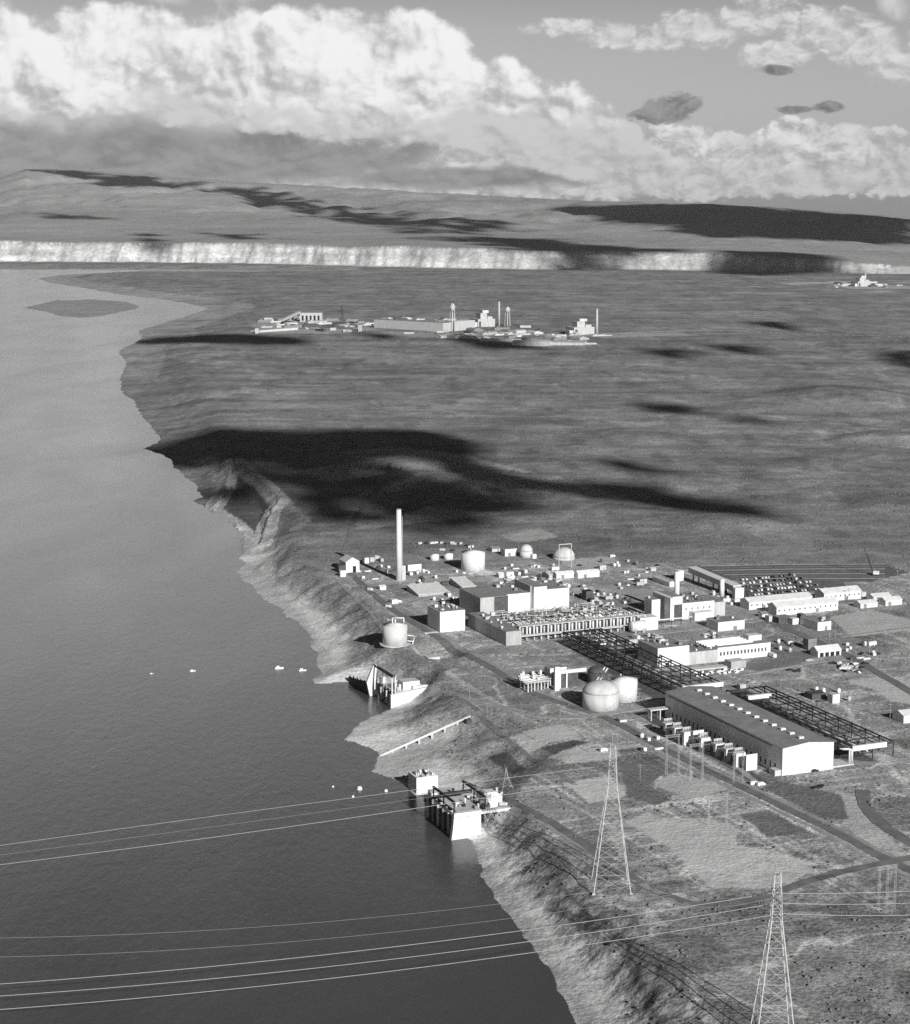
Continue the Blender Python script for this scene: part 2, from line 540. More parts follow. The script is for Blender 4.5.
me.materials.append(m)

# ------------------------------------------------------------------ river
me = bpy.data.meshes.new("river")
me.from_pydata([(-9000, 60, WZ), (1500, 60, WZ), (1500, 9900, WZ), (-9000, 9900, WZ)], [], [(0, 1, 2, 3)])
riv = bpy.data.objects.new("river", me)
COL.objects.link(riv)
riv['kind'] = 'structure'
m = bpy.data.materials.new("river_water")
m.use_nodes = True
nt = m.node_tree
nb = NB(nt)
bs = nt.nodes['Principled BSDF']
ge = nt.nodes.new('ShaderNodeNewGeometry')
pos = ge.outputs['Position']
w1 = nb.noise(nb.vec(pos, (1, .45, 1), rz=.5), .22, 4, .6)
w2 = nb.noise(nb.vec(pos, (1, .35, 1), rz=.3), .055, 3, .5)
w3 = nb.noise(nb.vec(pos, (1, .35, 1), rz=-.15), .009, 5, .6, .6)
bp = nt.nodes.new('ShaderNodeBump')
bp.inputs['Strength'].default_value = 1
bp.inputs['Distance'].default_value = 1
hgt = nb.m('ADD', nb.m('MULTIPLY', w1, .20), nb.m('MULTIPLY', w2, .14))
nt.links.new(hgt, bp.inputs['Height'])
nt.links.new(bp.outputs[0], bs.inputs['Normal'])
link_grey(nt, nb.rng(w3, .3, .7, .068, .078), bs.inputs['Base Color'])
nt.links.new(nb.rng(w3, .3, .7, .22, .27), bs.inputs['Roughness'])
bs.inputs['IOR'].default_value = 1.4
me.materials.append(m)


# ------------------------------------------------------------------ sagebrush
rg = np.random.default_rng(5)


def brush_spots():
    out = []
    for (y0, y1, n, r0, r1) in ((560, 1180, 11000, .35, 1.15), (1180, 1700, 5000, .4, 1.1), (1700, 3000, 16000, .4, 1.5)):
        y = y0 + (y1 - y0) * rg.random(n)
        x = (rg.random(n) - .42) * .60 * y
        cl = fbm(x / 26, y / 26, 4, 270)
        keep = rg.random(n) < sst(.40, .62, cl)
        x, y = x[keep], y[keep]
        z, dd = terrain(x, y, True)
        iy = np.clip(np.searchsorted(RWS, y), 0, len(RWS) - 1)
        ix = np.clip(np.searchsorted(CLS, x / (y * CP + CAMZ * SP)), 0, len(CLS) - 1)
        k = (dd['k'] > .45) & (SMO[iy * len(CLS) + ix] < .2)
        r = r0 + (r1 - r0) * rg.random(len(x)) ** 2
        out.append(np.stack([x, y, z, r], 1)[k])
    return np.concatenate(out)


sp = brush_spots()
base = np.array([(1, 0, .35), (.3, .95, .3), (-.8, .6, .4), (-.85, -.5, .3), (.25, -1, .35), (.1, .1, 1.0), (0, 0, -.4)])
fc = np.array([(i, (i + 1) % 5, 5) for i in range(5)] + [((i + 1) % 5, i, 6) for i in range(5)])
jit = 1 + (rg.random((len(sp), 7, 3)) - .5) * .7
vs = base[None] * jit * sp[:, None, 3:4] + sp[:, None, :3]
me = bpy.data.meshes.new("sagebrush")
nv, nf = len(sp) * 7, len(sp) * 10
me.vertices.add(nv)
me.vertices.foreach_set("co", vs.astype(np.float32).ravel())
fi = (fc[None] + (np.arange(len(sp)) * 7)[:, None, None]).reshape(-1)
me.loops.add(nf * 3)
me.loops.foreach_set("vertex_index", fi.astype(np.int32))
me.polygons.add(nf)
me.polygons.foreach_set("loop_start", (np.arange(nf) * 3).astype(np.int32))
me.polygons.foreach_set("loop_total", np.full(nf, 3, np.int32))
me.update()
me.materials.append(mat("sagebrush_leaf", .17, 1, .4, .05, 0))
o = bpy.data.objects.new("sagebrush", me)
COL.objects.link(o)
o['kind'] = 'stuff'
# ------------------------------------------------------------------ sun, sky
sl = bpy.data.lights.new("sun", 'SUN')
sl.energy = 5.0
sl.angle = math.radians(.53)
sl.color = (1, .995, .985)
so = bpy.data.objects.new("sun", sl)
COL.objects.link(so)
so.rotation_euler = SUN.to_track_quat('Z', 'Y').to_euler()
so.location = SUN * 3000

wd = bpy.data.worlds.new("World")
sc.world = wd
wd.use_nodes = True
nt = wd.node_tree
nb = NB(nt)
bg = nt.nodes['Background']
bg.inputs['Strength'].default_value = .1
sky = nt.nodes.new('ShaderNodeTexSky')
sky.sky_type = 'NISHITA'
sky.sun_disc = False
sky.sun_elevation = SUN_EL
sky.sun_rotation = math.atan2(SUN.x, SUN.y)
sky.dust_density = 1.0
sep = nt.nodes.new('ShaderNodeSeparateColor')
nt.links.new(sky.outputs[0], sep.inputs[0])
tc = nt.nodes.new('ShaderNodeTexCoord')
sx = nt.nodes.new('ShaderNodeSeparateXYZ')
nt.links.new(tc.outputs['Generated'], sx.inputs[0])
az = nb.m('ARCTAN2', sx.outputs[0], sx.outputs[1])
el = nb.m('ARCSINE', sx.outputs[2])
# hundreds of picture columns / rows at the lens's scale: azimuth and elevation in units of 3 degrees
Uc = nb.m('MULTIPLY', az, 19.0)
Vc = nb.m('MULTIPLY', el, 19.0)
UV = nb.xyz(Uc, Vc)


def cu(px):
    return (px - 455) / 100.0


def cv(py):
    return (197 - py) / 100.0


# one shared field of billows (turbulent noise and cellular puffs), squeezed towards the horizon
g = bpy.data.node_groups.new("billows", 'ShaderNodeTree')
g.interface.new_socket('P', in_out='INPUT', socket_type='NodeSocketVector')
g.interface.new_socket('D', in_out='OUTPUT', socket_type='NodeSocketFloat')
gi, go = g.nodes.new('NodeGroupInput'), g.nodes.new('NodeGroupOutput')
n = NB(g)
s3 = g.nodes.new('ShaderNodeSeparateXYZ')
g.links.new(gi.outputs[0], s3.inputs[0])
P = n.xyz(s3.outputs[0], n.m('MULTIPLY', n.m('LOGARITHM', n.m('ADD', n.m('MAXIMUM', s3.outputs[1], -.2), .55), 2.71828), 1.75))
wv = g.nodes.new('ShaderNodeTexNoise')
wv.noise_dimensions = '2D'
wv.inputs['Scale'].default_value = .95
wv.inputs['Detail'].default_value = 9
wv.inputs['Roughness'].default_value = .56
g.links.new(P, wv.inputs['Vector'])
mx = g.nodes.new('ShaderNodeVectorMath')
mx.operation = 'MULTIPLY_ADD'
g.links.new(wv.outputs['Color'], mx.inputs[0])
mx.inputs[1].default_value = (.55, .55, 0)
g.links.new(P, mx.inputs[2])
vo = g.nodes.new('ShaderNodeTexVoronoi')
vo.voronoi_dimensions = '2D'
vo.feature = 'SMOOTH_F1'
vo.inputs['Smoothness'].default_value = .35
vo.inputs['Scale'].default_value = 1.9
vo.inputs['Detail'].default_value = 2.0
vo.inputs['Roughness'].default_value = .5
g.links.new(mx.outputs[0], vo.inputs['Vector'])
g.links.new(n.m('ADD', n.m('SUBTRACT', wv.outputs[0], .5), n.m('MULTIPLY', n.m('SUBTRACT', .45, vo.outputs['Distance']), .55)), go.inputs[0])


def billow(du=0.0, dv=0.0):
    n = nt.nodes.new('ShaderNodeGroup')
    n.node_tree = g
    v = UV
    if du or dv:
        a = nt.nodes.new('ShaderNodeVectorMath')
        a.operation = 'ADD'
        nt.links.new(UV, a.inputs[0])
        a.inputs[1].default_value = (du, dv, 0)
        v = a.outputs[0]
    nt.links.new(v, n.inputs[0])
    return n.outputs[0]


N0, N1, N2 = billow(), billow(.035, .045), billow(.14, .18)
g2 = g.copy()
for q in g2.nodes:
    if q.bl_idname == 'ShaderNodeTexNoise':
        q.inputs['Scale'].default_value = 2.3
    if q.bl_idname == 'ShaderNodeTexVoronoi':
        q.inputs['Scale'].default_value = 4.4
        q.feature = 'F1'
        q.inputs['Detail'].default_value = 2.0
    if q.bl_idname == 'ShaderNodeCombineXYZ':      # no squeeze: these clouds are seen nearly level
        sp = [x for x in g2.nodes if x.bl_idname == 'ShaderNodeSeparateXYZ'][0]
        m_ = g2.nodes.new('ShaderNodeMath')
        m_.operation = 'MULTIPLY'
        m_.inputs[1].default_value = 1.5
        g2.links.new(sp.outputs[1], m_.inputs[0])
        g2.links.new(m_.outputs[0], q.inputs[1])
gA = g
g = g2
M0, M1 = billow(), billow(.05, .08)
g = gA
RELB = nb.m('MULTIPLY', nb.m('SUBTRACT', M0, M1), 1.15)
REL = nb.m('ADD', nb.m('MULTIPLY', nb.m('SUBTRACT', N0, N1), 1.5), nb.m('MULTIPLY', nb.m('SUBTRACT', N0, N2), 1.2))


def blobs(bl):
    """how deep inside a heap of soft ellipses a direction lies"""
    best = None
    for (px, py, rx, ry) in bl:
        a = nt.nodes.new('ShaderNodeVectorMath')
        a.operation = 'MULTIPLY_ADD'
        nt.links.new(UV, a.inputs[0])
        ix, iy = 100.0 / rx, 100.0 / ry
        a.inputs[1].default_value = (ix, iy, 0)
        a.inputs[2].default_value = (-cu(px) * ix, -cv(py) * iy, 0)
        d = nt.nodes.new('ShaderNodeVectorMath')
        d.operation = 'DOT_PRODUCT'
        nt.links.new(a.outputs[0], d.inputs[0])
        nt.links.new(a.outputs[0], d.inputs[1])
        e = d.outputs['Value']
        best = e if best is None else nb.m('SMOOTH_MIN', best, e, .25)
    return nb.m('MAXIMUM', nb.m('SUBTRACT', 1.0, best), -2.0)


def mixf(a, b, f):
    n = nt.nodes.new('ShaderNodeMix')
    for sck, v in ((n.inputs[0], f), (n.inputs[2], a), (n.inputs[3], b)):
        if isinstance(v, (int, float)):
            sck.default_value = v
        else:
            nt.links.new(v, sck)
    return n.outputs[0]


# clear air: red light only, as on red-filtered film, so the zenith is dark
clear = nb.m('MULTIPLY', sep.outputs[0], nb.rng(el, .085, .24, SKYK0, SKYK1))
clear = nb.m('ADD', clear, nb.rng(el, 0.0, .14, SKYA, 0.0))
out = clear


def layer(out, bl, namp, thr, soft, dark, bright, k=1.0, core=.0, base=None, fine=0.0):
    """a field of cloud: sunlit where the billows face up and right, grey where they turn under"""
    NN, RR = N0, REL
    if fine >= 1:
        NN, RR = M0, RELB
    elif fine > 0:
        NN = nb.m('ADD', nb.m('MULTIPLY', N0, 1 - fine * .5), nb.m('MULTIPLY', M0, fine))
        RR = nb.m('ADD', nb.m('MULTIPLY', REL, 1 - fine * .5), nb.m('MULTIPLY', RELB, fine))
    d = nb.m('SUBTRACT', nb.m('ADD', blobs(bl), nb.m('MULTIPLY', NN, namp)), thr)
    sh = nb.rng(nb.m('ADD', nb.m('MULTIPLY', RR, k), core), -.5, .5, 0, 1, True)
    if base is not None:
        y0, y1, amt = base
        vb = nb.m('ADD', Vc, nb.m('MULTIPLY', N2, .9))
        sh = nb.m('MULTIPLY', sh, nb.rng(vb, cv(y0), cv(y1), 1 - amt, 1, True))
    return mixf(out, nb.rng(sh, 0, 1, dark * 10, bright * 10), nb.rng(d, 0, soft, 0, 1, True))


CL_HIGH = [(-60, -210, 700, 170)]
CL_TOP = [(905, 18, 50, 20), (200, -4, 90, 22), (90, -14, 200, 16), (330, -2, 120, 8), (900, -2, 60, 16)]
CL_UP = [(560, 34, 40, 9), (610, 42, 44, 12), (650, 46, 40, 12), (690, 38, 42, 18), (750, 28, 46, 18), (800, 36, 40, 20), (845, 52, 42, 24), (880, 76, 30, 18), (770, 62, 40, 14), (940, 60, 60, 40)]
CL_LOW = [(560, 160, 110, 30), (640, 150, 50, 24), (700, 156, 60, 24), (780, 146, 40, 24), (845, 148, 44, 20), (905, 172, 90, 22), (660, 180, 330, 18), (330, 174, 110, 12), (420, 182, 120, 10), (1100, 150, 160, 40)]
CL_RAIN = [(70, 160, 330, 46), (300, 152, 190, 32), (-250, 150, 300, 60), (470, 178, 150, 14)]
CL_BANK = [(238, 62, 60, 40), (385, 60, 50, 44), (500, 120, 90, 36), (580, 146, 70, 30), (50, 92, 110, 36), (20, 55, 80, 34), (120, 42, 80, 28), (190, 62, 60, 26), (215, 104, 70, 26), (300, 70, 80, 50), (350, 48, 40, 32), (420, 62, 60, 40), (480, 92, 50, 32), (400, 110, 120, 36), (270, 110, 60, 26), (540, 128, 70, 26), (590, 150, 50, 22), (-120, 70, 180, 70)]
CL_DARK = [(668, 108, 34, 14), (652, 119, 36, 9), (815, 112, 20, 7), (785, 114, 26, 5), (765, 77, 22, 6)]
out = layer(out, CL_HIGH, 1.6, -.7, .7, .6, 1.15, 1.0, .22)  # unseen cloud above the view, added for the river to reflect
out = layer(out, [(-120, -88, 640, 52)], 1.2, -.3, .7, 1.0, 1.9, 1.0, .25)  # unseen, extra-bright cloud band added to brighten the far water
out = layer(out, CL_TOP, 1.6, -.25, 1.1, .42, .64)
out = layer(out, CL_UP, 1.7, -.62, 1.2, .42, .74, .75, .04, fine=1)
out = layer(out, CL_LOW, 1.5, -.62, .6, .40, .86, .85, .08, (186, 130, .45), fine=1)
out = layer(out, CL_RAIN, 1.0, -.15, .80, .19, .33, .6)
out = layer(out, CL_BANK, 1.7, -.58, .60, .46, .92, 1.0, .20, (148, 112, .62), fine=.3)
out = layer(out, CL_DARK, 1.4, -.15, .6, .17, .33, fine=1)
# above the lens's field: bright cloud added for the water, dark clear air beyond
link_grey(nt, out, bg.inputs['Color'])
wd.cycles.sampling_method = 'MANUAL'
wd.cycles.sample_map_resolution = 512
# ------------------------------------------------------------------ object helpers
WHITE = mat("white_paint", .80, .7, .07, .3, .3, stain=.14)
OFFW = mat("aged_white_paint", .54, .75, .10, .35, .3, stain=.2)
CONC = mat("pale_concrete", .62, .9, .14, .2, .2, stain=.12)
GREYW = mat("grey_cladding", .42, .7, .14, .25, .3, stain=.08)
ROOF = mat("grey_felt_roof", .27, .95, .22, .12, .2)
ROOFL = mat("light_metal_roof", .62, .6, .12, .2, .3)
STEEL = mat("dark_steel", .035, .7, .4, .5, .3)
GALV = mat("galvanised_steel", .50, .6, .15, .6, .4)
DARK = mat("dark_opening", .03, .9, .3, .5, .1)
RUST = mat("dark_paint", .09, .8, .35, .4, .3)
MID = mat("mid_grey_paint", .24, .8, .25, .3, .3)
ASPH = mat("worn_asphalt", .19, .95, .3, .12, .2)
GRAV = mat("gravel_track", .36, 1, .25, .2, 0)
WOOD = mat("weathered_wood", .30, .9, .2, .8, .1)
FAINT = mat("faint_track", .24, 1, .35, .05, 0)
WIRE = mat("bare_cable", .40, .6, .08, .3, .3)


class MB:
    def __init__(s):
        s.bm = bmesh.new()

    def poly(s, pts, h0, h1, axis='z'):
        """prism of an outline: axis 'z' -> pts are x,y ; axis 'y' -> pts are x,z swept from y=h0 to h1 ; 'x' likewise"""
        f = {'z': lambda a, b, h: (a, b, h), 'y': lambda a, b, h: (a, h, b), 'x': lambda a, b, h: (h, a, b)}[axis]
        lo = [s.bm.verts.new(f(a, b, h0)) for a, b in pts]
        hi = [s.bm.verts.new(f(a, b, h1)) for a, b in pts]
        n = len(pts)
        s.bm.faces.new(lo)
        s.bm.faces.new(hi)
        for i in range(n):
            s.bm.faces.new((lo[i], lo[(i + 1) % n], hi[(i + 1) % n], hi[i]))
        return s

    def box(s, x0, x1, y0, y1, z0, z1):
        return s.poly([(x0, y0), (x1, y0), (x1, y1), (x0, y1)], z0, z1)

    def cyl(s, x, y, z0, z1, r0, r1=None, n=28):
        r1 = r0 if r1 is None else r1
        lo = [s.bm.verts.new((x + r0 * math.cos(2 * math.pi * i / n), y + r0 * math.sin(2 * math.pi * i / n), z0)) for i in range(n)]
        hi = [s.bm.verts.new((x + r1 * math.cos(2 * math.pi * i / n), y + r1 * math.sin(2 * math.pi * i / n), z1)) for i in range(n)]
        s.bm.faces.new(lo)
        s.bm.faces.new(hi)
        for i in range(n):
            s.bm.faces.new((lo[i], lo[(i + 1) % n], hi[(i + 1) % n], hi[i])).smooth = True
        return s

    def dome(s, x, y, z, r, h, n=28, k=7):
        rings = []
        for j in range(k):
            a = math.pi / 2 * j / k
            rings.append([s.bm.verts.new((x + r * math.cos(a) * math.cos(2 * math.pi * i / n), y + r * math.cos(a) * math.sin(2 * math.pi * i / n), z + h * math.sin(a))) for i in range(n)])
        top = s.bm.verts.new((x, y, z + h))
        s.bm.faces.new(rings[0])
        for a, b in zip(rings, rings[1:]):
            for i in range(n):
                s.bm.faces.new((a[i], a[(i + 1) % n], b[(i + 1) % n], b[i])).smooth = True
        for i in range(n):
            s.bm.faces.new((rings[-1][i], rings[-1][(i + 1) % n], top)).smooth = True
        return s

    def tube(s, p, q, r, n=6, r1=None):
        p, q = Vector(p), Vector(q)
        d = (q - p).normalized()
        a = d.cross(Vector((0, 0, 1)))
        if a.length < 1e-3:
            a = Vector((1, 0, 0))
        a.normalize()
        b = d.cross(a)
        r1 = r if r1 is None else r1
        lo = [s.bm.verts.new(p + (a * math.cos(2 * math.pi * i / n) + b * math.sin(2 * math.pi * i / n)) * r) for i in range(n)]
        hi = [s.bm.verts.new(q + (a * math.cos(2 * math.pi * i / n) + b * math.sin(2 * math.pi * i / n)) * r1) for i in range(n)]
        s.bm.faces.new(lo)
        s.bm.faces.new(hi)
        for i in range(n):
            f = s.bm.faces.new((lo[i], lo[(i + 1) % n], hi[(i + 1) % n], hi[i]))
            f.smooth = n > 5
        return s

    def beam(s, p, q, w):
        return s.tube(p, q, w * .7, 4)

    def mesh(s, name, m):
        bmesh.ops.recalc_face_normals(s.bm, faces=s.bm.faces)
        me = bpy.data.meshes.new(name)
        s.bm.to_mesh(me)
        s.bm.free()
        me.materials.append(m)
        return me

    def build(s, name, m, parent=None, label=None):
        o = bpy.data.objects.new(name, s.mesh(name, m))
        COL.objects.link(o)
        if parent is not None:
            o.parent = parent
        if label:
            o['label'] = label
        return o


def tag(o, label, cat, group=None):
    o['label'] = label
    o['category'] = cat
    if group:
        o['group'] = group
    return o


def thing(name, label, cat, loc=(0, 0, 0), rz=ROT, group=None):
    o = bpy.data.objects.new(name, None)
    COL.objects.link(o)
    o.location = loc
    o.rotation_euler = (0, 0, rz)
    o.empty_display_size = 2
    return tag(o, label, cat, group)


def copy_tree(o, loc, rz=None, label=None, parent=None):
    c = o.copy()
    COL.objects.link(c)
    if parent is not None:
        c.parent = parent
    else:
        c.location = loc
        if rz is not None:
            c.rotation_euler = (0, 0, rz)
        if label:
            c['label'] = label
    for ch in [x for x in bpy.data.objects if x.parent is o]:
        copy_tree(ch, None, None, None, c)
    return c


def gz(p, dz=0.0):
    """set a point down on the terrain"""
    return Vector((p.x, p.y, hz1(p.x, p.y) + dz))


def bld(name, label, cat, x0, y0, x1, dep, yt, wm=None, rm=None, roof='flat', z0=0.0, xl=None, group=None, door=True, units=0, rot=None, x1y=None, pitch=.22, wins=0):
    """a building from the foot of its front left corner; the front runs along V, the depth along B"""
    C = G(x0, y0, z0)
    rz, Vd, Bd = ROT, V, B
    if x1y is not None:
        D2 = G(x1, x1y, z0) - C
        rz = math.atan2(D2.y, D2.x)
        Vd = Vector((math.cos(rz), math.sin(rz), 0))
        Bd = Vector((-math.sin(rz), math.cos(rz), 0))
    w = along(C, Vd, x1)
    d = dep if dep else along(C, Bd, xl)
    h = max(rise(C, yt), 1.5)
    wm, rm = wm or WHITE, rm or ROOF
    o = thing(name, label, cat, C, rz, group)
    rd = random.Random(int(x0 * 7 + y0 * 13))
    if roof == 'flat':
        MB().box(0, w, 0, d, -1.5, h).build('wall', wm, o)
        MB().box(.35, w - .35, .35, d - .35, h, h + .05).build('roof', rm, o)
    elif roof == 'gable':            # ridge along the front
        e = h * (1 - pitch)
        MB().poly([(0, -1.5), (d, -1.5), (d, e), (d / 2, h), (0, e)], 0, w, 'x').build('wall', wm, o)
        MB().poly([(-.5, e - .1), (-.5, e + .15), (d / 2, h + .3), (d + .5, e + .15), (d + .5, e - .1), (d / 2, h + .03)], -.4, w + .4, 'x').build('roof', rm, o)
    elif roof == 'lean':             # one slope facing the front
        e = h * .45
        MB().poly([(0, -1.5), (d, -1.5), (d, e + d * .13), (0, e)], 0, w, 'x').build('wall', wm, o)
        MB().poly([(-.5, e), (d + .4, e + d * .13 + .2), (d + .4, e + d * .13 + .5), (-.5, e + .3)], -.4, w + .4, 'x').build('roof', rm, o)
    else:                            # ridge running back from the front
        e = h * (1 - pitch)
        MB().poly([(0, -1.5), (w, -1.5), (w, e), (w / 2, h), (0, e)], 0, d, 'y').build('wall', wm, o)
        MB().poly([(-.5, e - .1), (-.5, e + .15), (w / 2, h + .3), (w + .5, e + .15), (w + .5, e - .1), (w / 2, h + .03)], -.4, d + .4, 'y').build('roof', rm, o)
    if door and w > 6:
        dw, dh = min(3.2, w * .2), min(3.2, h * .6)
        xx = w * rd.uniform(.15, .7)
        MB().box(xx, xx + dw, -.08, .05, 0, dh).build('door', MID, o)
    for k in range(wins):
        xx = w * (k + .5) / wins - .7
        MB().box(xx, xx + 1.4, -.05, .04, h * .35, h * .35 + 1.3).build('window', RUST, o)
    for k in range(units):
        ux, uy, us = rd.uniform(.1, .8) * w, rd.uniform(.1, .8) * d, rd.uniform(.9, 2.4)
        if rd.random() < .5:
            MB().box(ux, ux + us * 1.3, uy, uy + us, h + .05, h + .05 + us).build('roof_unit', rd.choice((WHITE, GALV, MID)), o)
        else:
            MB().cyl(ux, uy, h + .05, h + .05 + us * 1.2, us * .45, us * .55, 10).build('roof_vent', rd.choice((GALV, MID, WHITE)), o)
    o['_w'], o['_d'], o['_h'] = w, d, h
    return o, w, d, h


def tank(name, label, px, py, rpx, ytop, m=None, top='cone', toph=None, group=None, z0=0, stair=True):
    """upright tank; px,py the middle of its near foot, rpx its half width in the picture"""
    C = G(px, py, z0)
    dep = C.y * CP - (C.z - CAMZ) * SP
    r = rpx * dep / F
    C = C + Vector((C.x, C.y, 0)).normalized() * r
    o = thing(name, label, 'tank', C, ROT, group)
    m = m or WHITE
    fr = Vector(C) - Vector((C.x, C.y, 0)).normalized() * r
    h = rise(fr, ytop)
    MB().cyl(0, 0, -1, h, r, n=40).build('shell', m, o)
    if top == 'cone':
        MB().cyl(0, 0, h, h + (toph or r * .16), r * 1.01, .3, 40).build('roof', m, o)
    else:
        MB().dome(0, 0, h, r * 1.003, toph or r * .6, 40).build('roof', m, o)
    if stair:
        s = MB()
        for k in range(14):
            a = -1.9 + k * .13
            s.box(math.cos(a) * (r + .05) - .35, math.cos(a) * (r + .05) + .35, math.sin(a) * (r + .4) - .35, math.sin(a) * (r + .4) + .35, h * k / 14, h * k / 14 + .25)
        s.build('stair', GALV, o)
        MB().cyl(0, r * .5, h, h + (toph or r * .16) * .8 + 1.2, .5, n=10).build('hatch', GALV, o)
    return o, r, h


def pole(px, py, yt, label, group='utility poles of the plant', arm=True):
    C = gz(G(px, py))
    h = max(rise(C, yt), 4)
    o = thing('utility_pole', label, 'pole', C, ROT + random.uniform(-.5, .5), group)
    MB().tube((0, 0, -1), (0, 0, h), .2, 6, .14).build('pole_shaft', WOOD, o)
    if arm:
        MB().box(-1.4, 1.4, -.1, .1, h - 1.0, h - .75).build('crossarm', WOOD, o)
    return o


def crom(pts, step):
    P = [Vector(p) for p in pts]
    P = [P[0] * 2 - P[1]] + P + [P[-1] * 2 - P[-2]]
    out = []
    for i in range(1, len(P) - 2):
        a, b, c, d = P[i - 1], P[i], P[i + 1], P[i + 2]
        n = max(2, int((c - b).length / step))
        for k in range(n):
            t = k / n
            out.append(.5 * ((2 * b) + (c - a) * t + (2 * a - 5 * b + 4 * c - d) * t * t + (3 * b - a - 3 * c + d) * t ** 3))
    out.append(P[-2])
    return out


def road(name, px, width, m, lift=.22, rag=.12):
    c = crom([G(x, y) for x, y in px], 6.0)
    n = len(c)
    L, R, M = [], [], []
    for i in range(n):
        t = (c[min(i + 1, n - 1)] - c[max(i - 1, 0)]).normalized()
        s = Vector((-t.y, t.x, 0))
        L.append(c[i] + s * width / 2 * (1 + random.uniform(-rag, rag)))
        R.append(c[i] - s * width / 2 * (1 + random.uniform(-rag, rag)))
    A = np.array([(p.x, p.y) for p in L + c + R])
    z = terrain(A[:, 0], A[:, 1]) + lift
    vs = [(A[i, 0], A[i, 1], z[i]) for i in range(3 * n)]
    vs += [(v[0], v[1], v[2] - 1.2) for v in vs[:n]] + [(v[0], v[1], v[2] - 1.2) for v in vs[2 * n:3 * n]]
    fs = []
    for i in range(n - 1):
        fs += [(i, n + i, n + i + 1, i + 1), (n + i, 2 * n + i, 2 * n + i + 1, n + i + 1), (i, i + 1, 3 * n + i + 1, 3 * n + i), (2 * n + i, 4 * n + i, 4 * n + i + 1, 2 * n + i + 1)]
    me = bpy.data.meshes.new(name)
    me.from_pydata(vs, [], fs)
    me.materials.append(m)
    o = bpy.data.objects.new(name, me)
    COL.objects.link(o)
    o['kind'] = 'structure'
    return o


# ------------------------------------------------------------------ roads and tracks
R1 = [(349, 571), (366, 588), (392, 609), (419, 626), (452, 646), (498, 672), (531, 692), (570, 706), (610, 720), (676, 755), (742, 787), (808, 819), (841, 836), (872, 852), (925, 876)]
road('road', R1, 6.5, ASPH)
road('path', [(x + 5, y - 2) for x, y in R1[3:]], 4.0, GRAV, .16, .3)
road('path', [(x - 7, y + 3) for x, y in R1[7:]], 3.0, GRAV, .16, .4)
road('road', [(429, 684), (445, 689), (468, 699), (508, 708.5), (544, 716.5), (581, 717), (630, 710), (665, 703)], 7, GRAV, .26)
road('road', [(452, 692), (472, 706), (490, 721), (508, 737), (528, 751), (548, 765), (575, 785)], 3.2, FAINT, .2, .3)
road('path', [(494, 794), (512, 805), (545, 824), (590, 851), (640, 880), (690, 905)], 4.5, GRAV, .22, .2)
road('road', [(505, 799), (529, 811), (560, 828), (596, 852), (630, 874), (669, 894), (700, 902), (735, 900), (770, 893), (815, 878), (860, 866), (925, 856)], 6.5, ASPH, .24)
road('road', [(862, 790), (866, 806), (880, 824), (904, 840), (925, 850)], 8, ASPH, .22)
road('road', [(765, 619), (790, 630), (820, 643), (850, 657), (880, 674), (925, 700)], 7.5, ASPH, .22)
road('path', [(738, 676), (770, 670), (800, 665), (824, 661)], 3.5, GRAV, .22, .2)
road('path', [(344, 553), (352, 528), (362, 504), (376, 490), (386, 476), (390, 462)], 5, FAINT, .35, .2)
road('path', [(333, 577), (345, 588), (357, 599), (368, 609), (384, 630)], 3, GRAV, .3, .2)
road('path', [(505, 668), (540, 665), (575, 668), (600, 676), (640, 690)], 4, GRAV, .2, .2)
road('road', [(392, 609), (420, 600), (470, 589), (540, 578), (620, 577), (700, 600), (765, 619)], 5, GRAV, .18, .25)
road('road', [(650, 634), (700, 628), (745, 622), (765, 619)], 7, GRAV, .2, .2)
road('path', [(757, 783), (740, 770), (700, 750), (664, 733)], 4, GRAV, .2, .3)
road('path', [(240, 458), (230, 470), (214, 492), (205, 496)], 7, GRAV, .4, .3)
road('path', [(500, 340), (700, 331), (925, 338)], 9, FAINT, 1.5, .3)
road('path', [(840, 637), (870, 633), (925, 626)], 4, GRAV, .2, .2)
for k in range(7):      # furrows of the graded field behind the car park
    road('path', [(700 + k * 6, 566 + k * 2.2), (790, 564.5 + k * 2.3), (885, 564 + k * 2.4)], 2.2, ASPH if k % 2 else GRAV, .2, .5)
# ------------------------------------------------------------------ generating hall by the near road
hall, w, d, h = bld('turbine_hall', 'long generating hall with bright blank end wall and row of white roof vents', 'building', 782, 776, 833, None, 745.5, WHITE, ROOF, 'back', xl=665, door=False, pitch=.10)
for i in range(13):
    y = d * (.06 + .85 * i / 12)
    v = MB().box(w * .5 - 1.6, w * .5 + 1.6, y - 1.1, y + 1.1, h + .1, h + 1.3).build('roof_vent', WHITE, hall)
MB().box(w * .25, w * .25 + 4.5, -.1, .05, 0, 5).build('door', ROOFL, hall)
MB().box(-.12, .05, d * .08, d * .97, h * .80, h * .85).build('gutter', MID, hall)
for k in range(24):
    MB().box(-.1, .05, d * (.05 + .038 * k), d * (.05 + .038 * k) + 1.2, h * .12, h * .3).build('louvre', DARK, hall)
MB().box(-4.2, -.02, 1, 7, -1, 3.4).build('annex', CONC, hall)
MB().box(w + .02, w + 16, 2, 14, -1, .8).build('loading_dock', CONC, hall)
s = MB()
s.box(-14, -.02, d - 6, d - 1, 6.6, 7.4)
for xx in (-13.5, -7):
    s.box(xx, xx + .7, d - 5.7, d - 5, -1, 6.6).box(xx, xx + .7, d - 2, d - 1.3, -1, 6.6)
s.build('entrance_canopy', CONC, hall)

